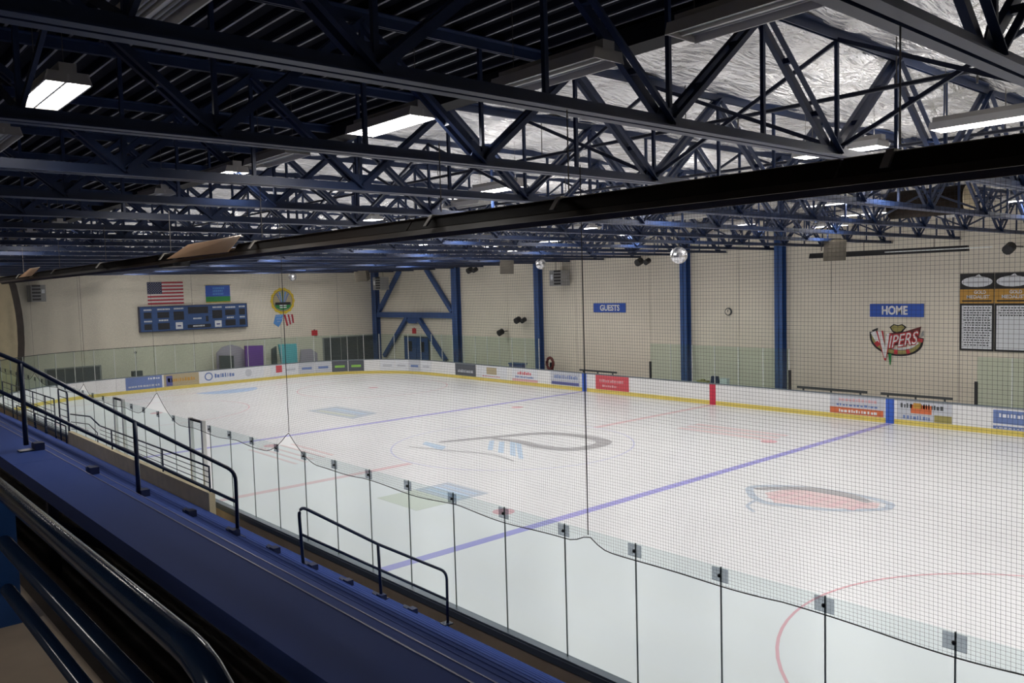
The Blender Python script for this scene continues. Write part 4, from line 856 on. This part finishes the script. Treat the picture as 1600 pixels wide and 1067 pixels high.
# round emblem
t = thing('round_emblem', 'round yellow emblem with coloured fan and green base on the end wall', 'emblem', (20.8, YS, 5.4))
EC = (20.82, 5.42)
def dsc(r, y, n=28, sc_=0.0, m=None): return [(EC[0] + (r + sc_*math.cos(14*2*PI*i/n))*math.cos(2*PI*i/n)*0.98, YS - y, EC[1] + (r + sc_*math.cos(14*2*PI*i/n))*math.sin(2*PI*i/n)) for i in range(n)]
part('yellow_ring', MB().prism(dsc(0.98, 0.0, 112, 0.03), (0, -0.02, 0)), 'yellow', t); part('dark_ring', MB().prism(dsc(0.80, 0.02), (0, -0.006, 0)), 'navy', t); part('inner_disc', MB().prism(dsc(0.77, 0.026), (0, -0.006, 0)), 'adtan', t)
for k, m in enumerate(('adblue', 'skyblue', 'green', 'skyblue', 'adblue')):
    a = math.radians(130 - 20*k); part('fan_blade', MB().prism([(EC[0] + 0.15*math.cos(a) - 0.03, YS - 0.033, EC[1] - 0.25), (EC[0] + 0.15*math.cos(a) + 0.03, YS - 0.033, EC[1] - 0.25), (EC[0] + 0.72*math.cos(a) + 0.06, YS - 0.033, EC[1] + 0.72*math.sin(a) - 0.02), (EC[0] + 0.72*math.cos(a) - 0.06, YS - 0.033, EC[1] + 0.72*math.sin(a))], (0, -0.005, 0)), m, t)
part('dark_band', py(MB(), YS - 0.04, EC[0] - 0.62, EC[0] + 0.62, EC[1] - 0.30, EC[1] - 0.10, 0.006), 'black', t)
part('green_base', MB().prism([(EC[0] + 0.66*math.cos(PI + PI*i/12), YS - 0.038, EC[1] - 0.24 + 0.45*math.sin(PI + PI*i/12)) for i in range(13)], (0, -0.006, 0)), 'green', t)
for z_ in (0.38, 0.54): part('print', py(MB(), YS - 0.045, EC[0] - 0.28, EC[0] + 0.28, EC[1] - z_, EC[1] - z_ + 0.08, 0.004), 'adwhite', t)
t = thing('flag_emblem', 'crossed star and stripe bunting below the round yellow emblem', 'emblem', (20.85, YS, 4))
part('blue_wing', MB().prism([(20.0, YS, 3.75), (20.2, YS, 4.38), (20.8, YS, 4.38), (20.7, YS, 3.9), (20.4, YS, 3.45)], (0, -0.02, 0)), 'skyblue', t)
mb = MB()
for k in range(10): sx, sz = 20.22 + 0.12*(k % 4) + 0.05*(k // 4), 4.3 - 0.2*(k // 4); py(mb, YS - 0.021, sx, sx + 0.05, sz - 0.05, sz, 0.004)
part('stars', mb, 'adwhite', t)
for k in range(5): part('stripe', MB().prism([(20.85 + 0.15*k, YS, 4.38), (21.0 + 0.15*k, YS, 4.38), (21.2 + 0.12*k, YS, 3.55 + 0.04*k), (21.06 + 0.12*k, YS, 3.5 + 0.05*k)], (0, -0.02, 0)), 'flagred' if k % 2 == 0 else 'flagwhite', t)
# windows and openings in the end wall
def window(name, label, x0_, x1_, z0_, z1_, n):
    t = tag(bpy.data.objects.new(name, None), label, 'window', None, 'structure'); COL.objects.link(t); WLOC[t] = (0, 0, 0)
    part('window_frame', MB().box((x0_ - 0.08, YW - 0.08, z0_ - 0.08), (x1_ + 0.08, YW - 0.0, z1_ + 0.08)), 'grey', t)
    for k in range(n): a_, b_ = x0_ + (x1_-x0_)*k/n, x0_ + (x1_-x0_)*(k+1)/n; part('window_pane', MB().box((a_ + 0.03, YW - 0.1, z0_), (b_ - 0.03, YW - 0.08, z1_)), 'darkgrey', t)
window('window_1', 'wide grey window low at the left of the end wall', 4.6, 7.75, 0.35, 1.55, 3); window('window_2', 'dark window band at the right of the end wall', 24.1, 28.6, 0.3, 2.35, 3)
# curved-edge tan partition at far left
cv = [(XL, -0.06), (2.28, -0.06), (2.35, 1.1), (2.52, 2.4), (2.60, 3.4), (2.62, 4.5), (2.58, 5.3), (2.49, 6.1), (2.38, 6.85), (2.2, 7.38), (XL, 7.38)]
t = thing('curved_partition', 'tan partition with a bulging curved edge at the far left', 'partition', (-4, 32, 0))
part('panel', MB().prism([(x, 32.0, z) for x, z in cv], (0, 0.3, 0)), 'tan', t)
part('edge_shade', MB().prism([(x + (0.42 if x > 0 else 0), 32.32, z) for x, z in cv], (0, 0.2, 0)), 'walk', t)  # dark strip stands in for the shade beside the partition's curved edge
for x in (1.6, 0.2, -2.2): part('seam_strip', MB().box((x, 31.985, 0), (x + 0.02, 32.0, 7.2)), 'olive', t)
# mats, panels and pads stored behind the end glass
def slab(name, label, cat, pts_, y, th, m, edge):
    t = thing(name, label, cat, (pts_[0][0], y, 0)); part('panel', MB().prism([(x, y, z) for x, z in pts_], (0, th, 0)), m, t)
    x0_, x1_ = min(p[0] for p in pts_), max(p[0] for p in pts_)
    part('base', MB().box((x0_ + 0.05, y - 0.1, -0.06), (x1_ - 0.05, y + th + 0.1, 0.12)), edge, t); return t
slab('foam_mat', 'purple upright foam mat behind the end glass', 'mat', [(17.08, -0.0), (18.38, -0.0), (18.42, 2.24), (17.1, 2.3)], 33.5, 0.25, 'purple', 'darkgrey')
slab('foam_mat', 'bright cyan leaning panel behind the end glass', 'panel', [(19.95, 0.0), (21.2, 0.0), (21.05, 2.2), (19.65, 2.24)], 33.5, 0.2, 'cyan', 'darkgrey')
slab('foam_mat', 'dark grey upright panel beside the lavender arch', 'panel', [(15.15, 0.0), (16.1, 0.0), (16.1, 1.68), (15.15, 1.74)], 33.3, 0.3, 'darkgrey', 'black')
slab('lavender_arch', 'lavender arched backdrop behind the end glass', 'backdrop', [(15.2, 0.0), (17.3, 0.0), (17.3, 1.9), (16.9, 2.25), (16.3, 2.42), (15.7, 2.3), (15.25, 1.9)], 34.1, 0.2, 'lav', 'darkgrey')
slab('foam_mat', 'lavender low padded panel right of the cyan one', 'panel', [(21.4, 0.0), (22.9, 0.0), (22.9, 1.35), (22.4, 1.7), (21.6, 1.7)], 33.8, 0.2, 'lav', 'darkgrey')
slab('foam_mat', 'dark green narrow panel left of the cyan one', 'panel', [(19.2, 0.0), (19.6, 0.0), (19.6, 2.1), (19.25, 1.9)], 33.8, 0.2, 'darkgrey', 'black')
t = thing('signal_post', 'thin post with dark basket behind the left end glass', 'post', (9.4, 33, 0)); part('pole', MB().tube([(9.42, 33, -0.06), (9.42, 33, 2.4)], 0.03, 6), 'grey', t); part('basket', MB().box((9.14, 32.8, 0.85), (9.75, 33.2, 1.2)), 'darkgrey', t); part('lamp', MB().sphere((9.42, 33, 2.4), 0.09, 10, 6), 'darkgrey', t)
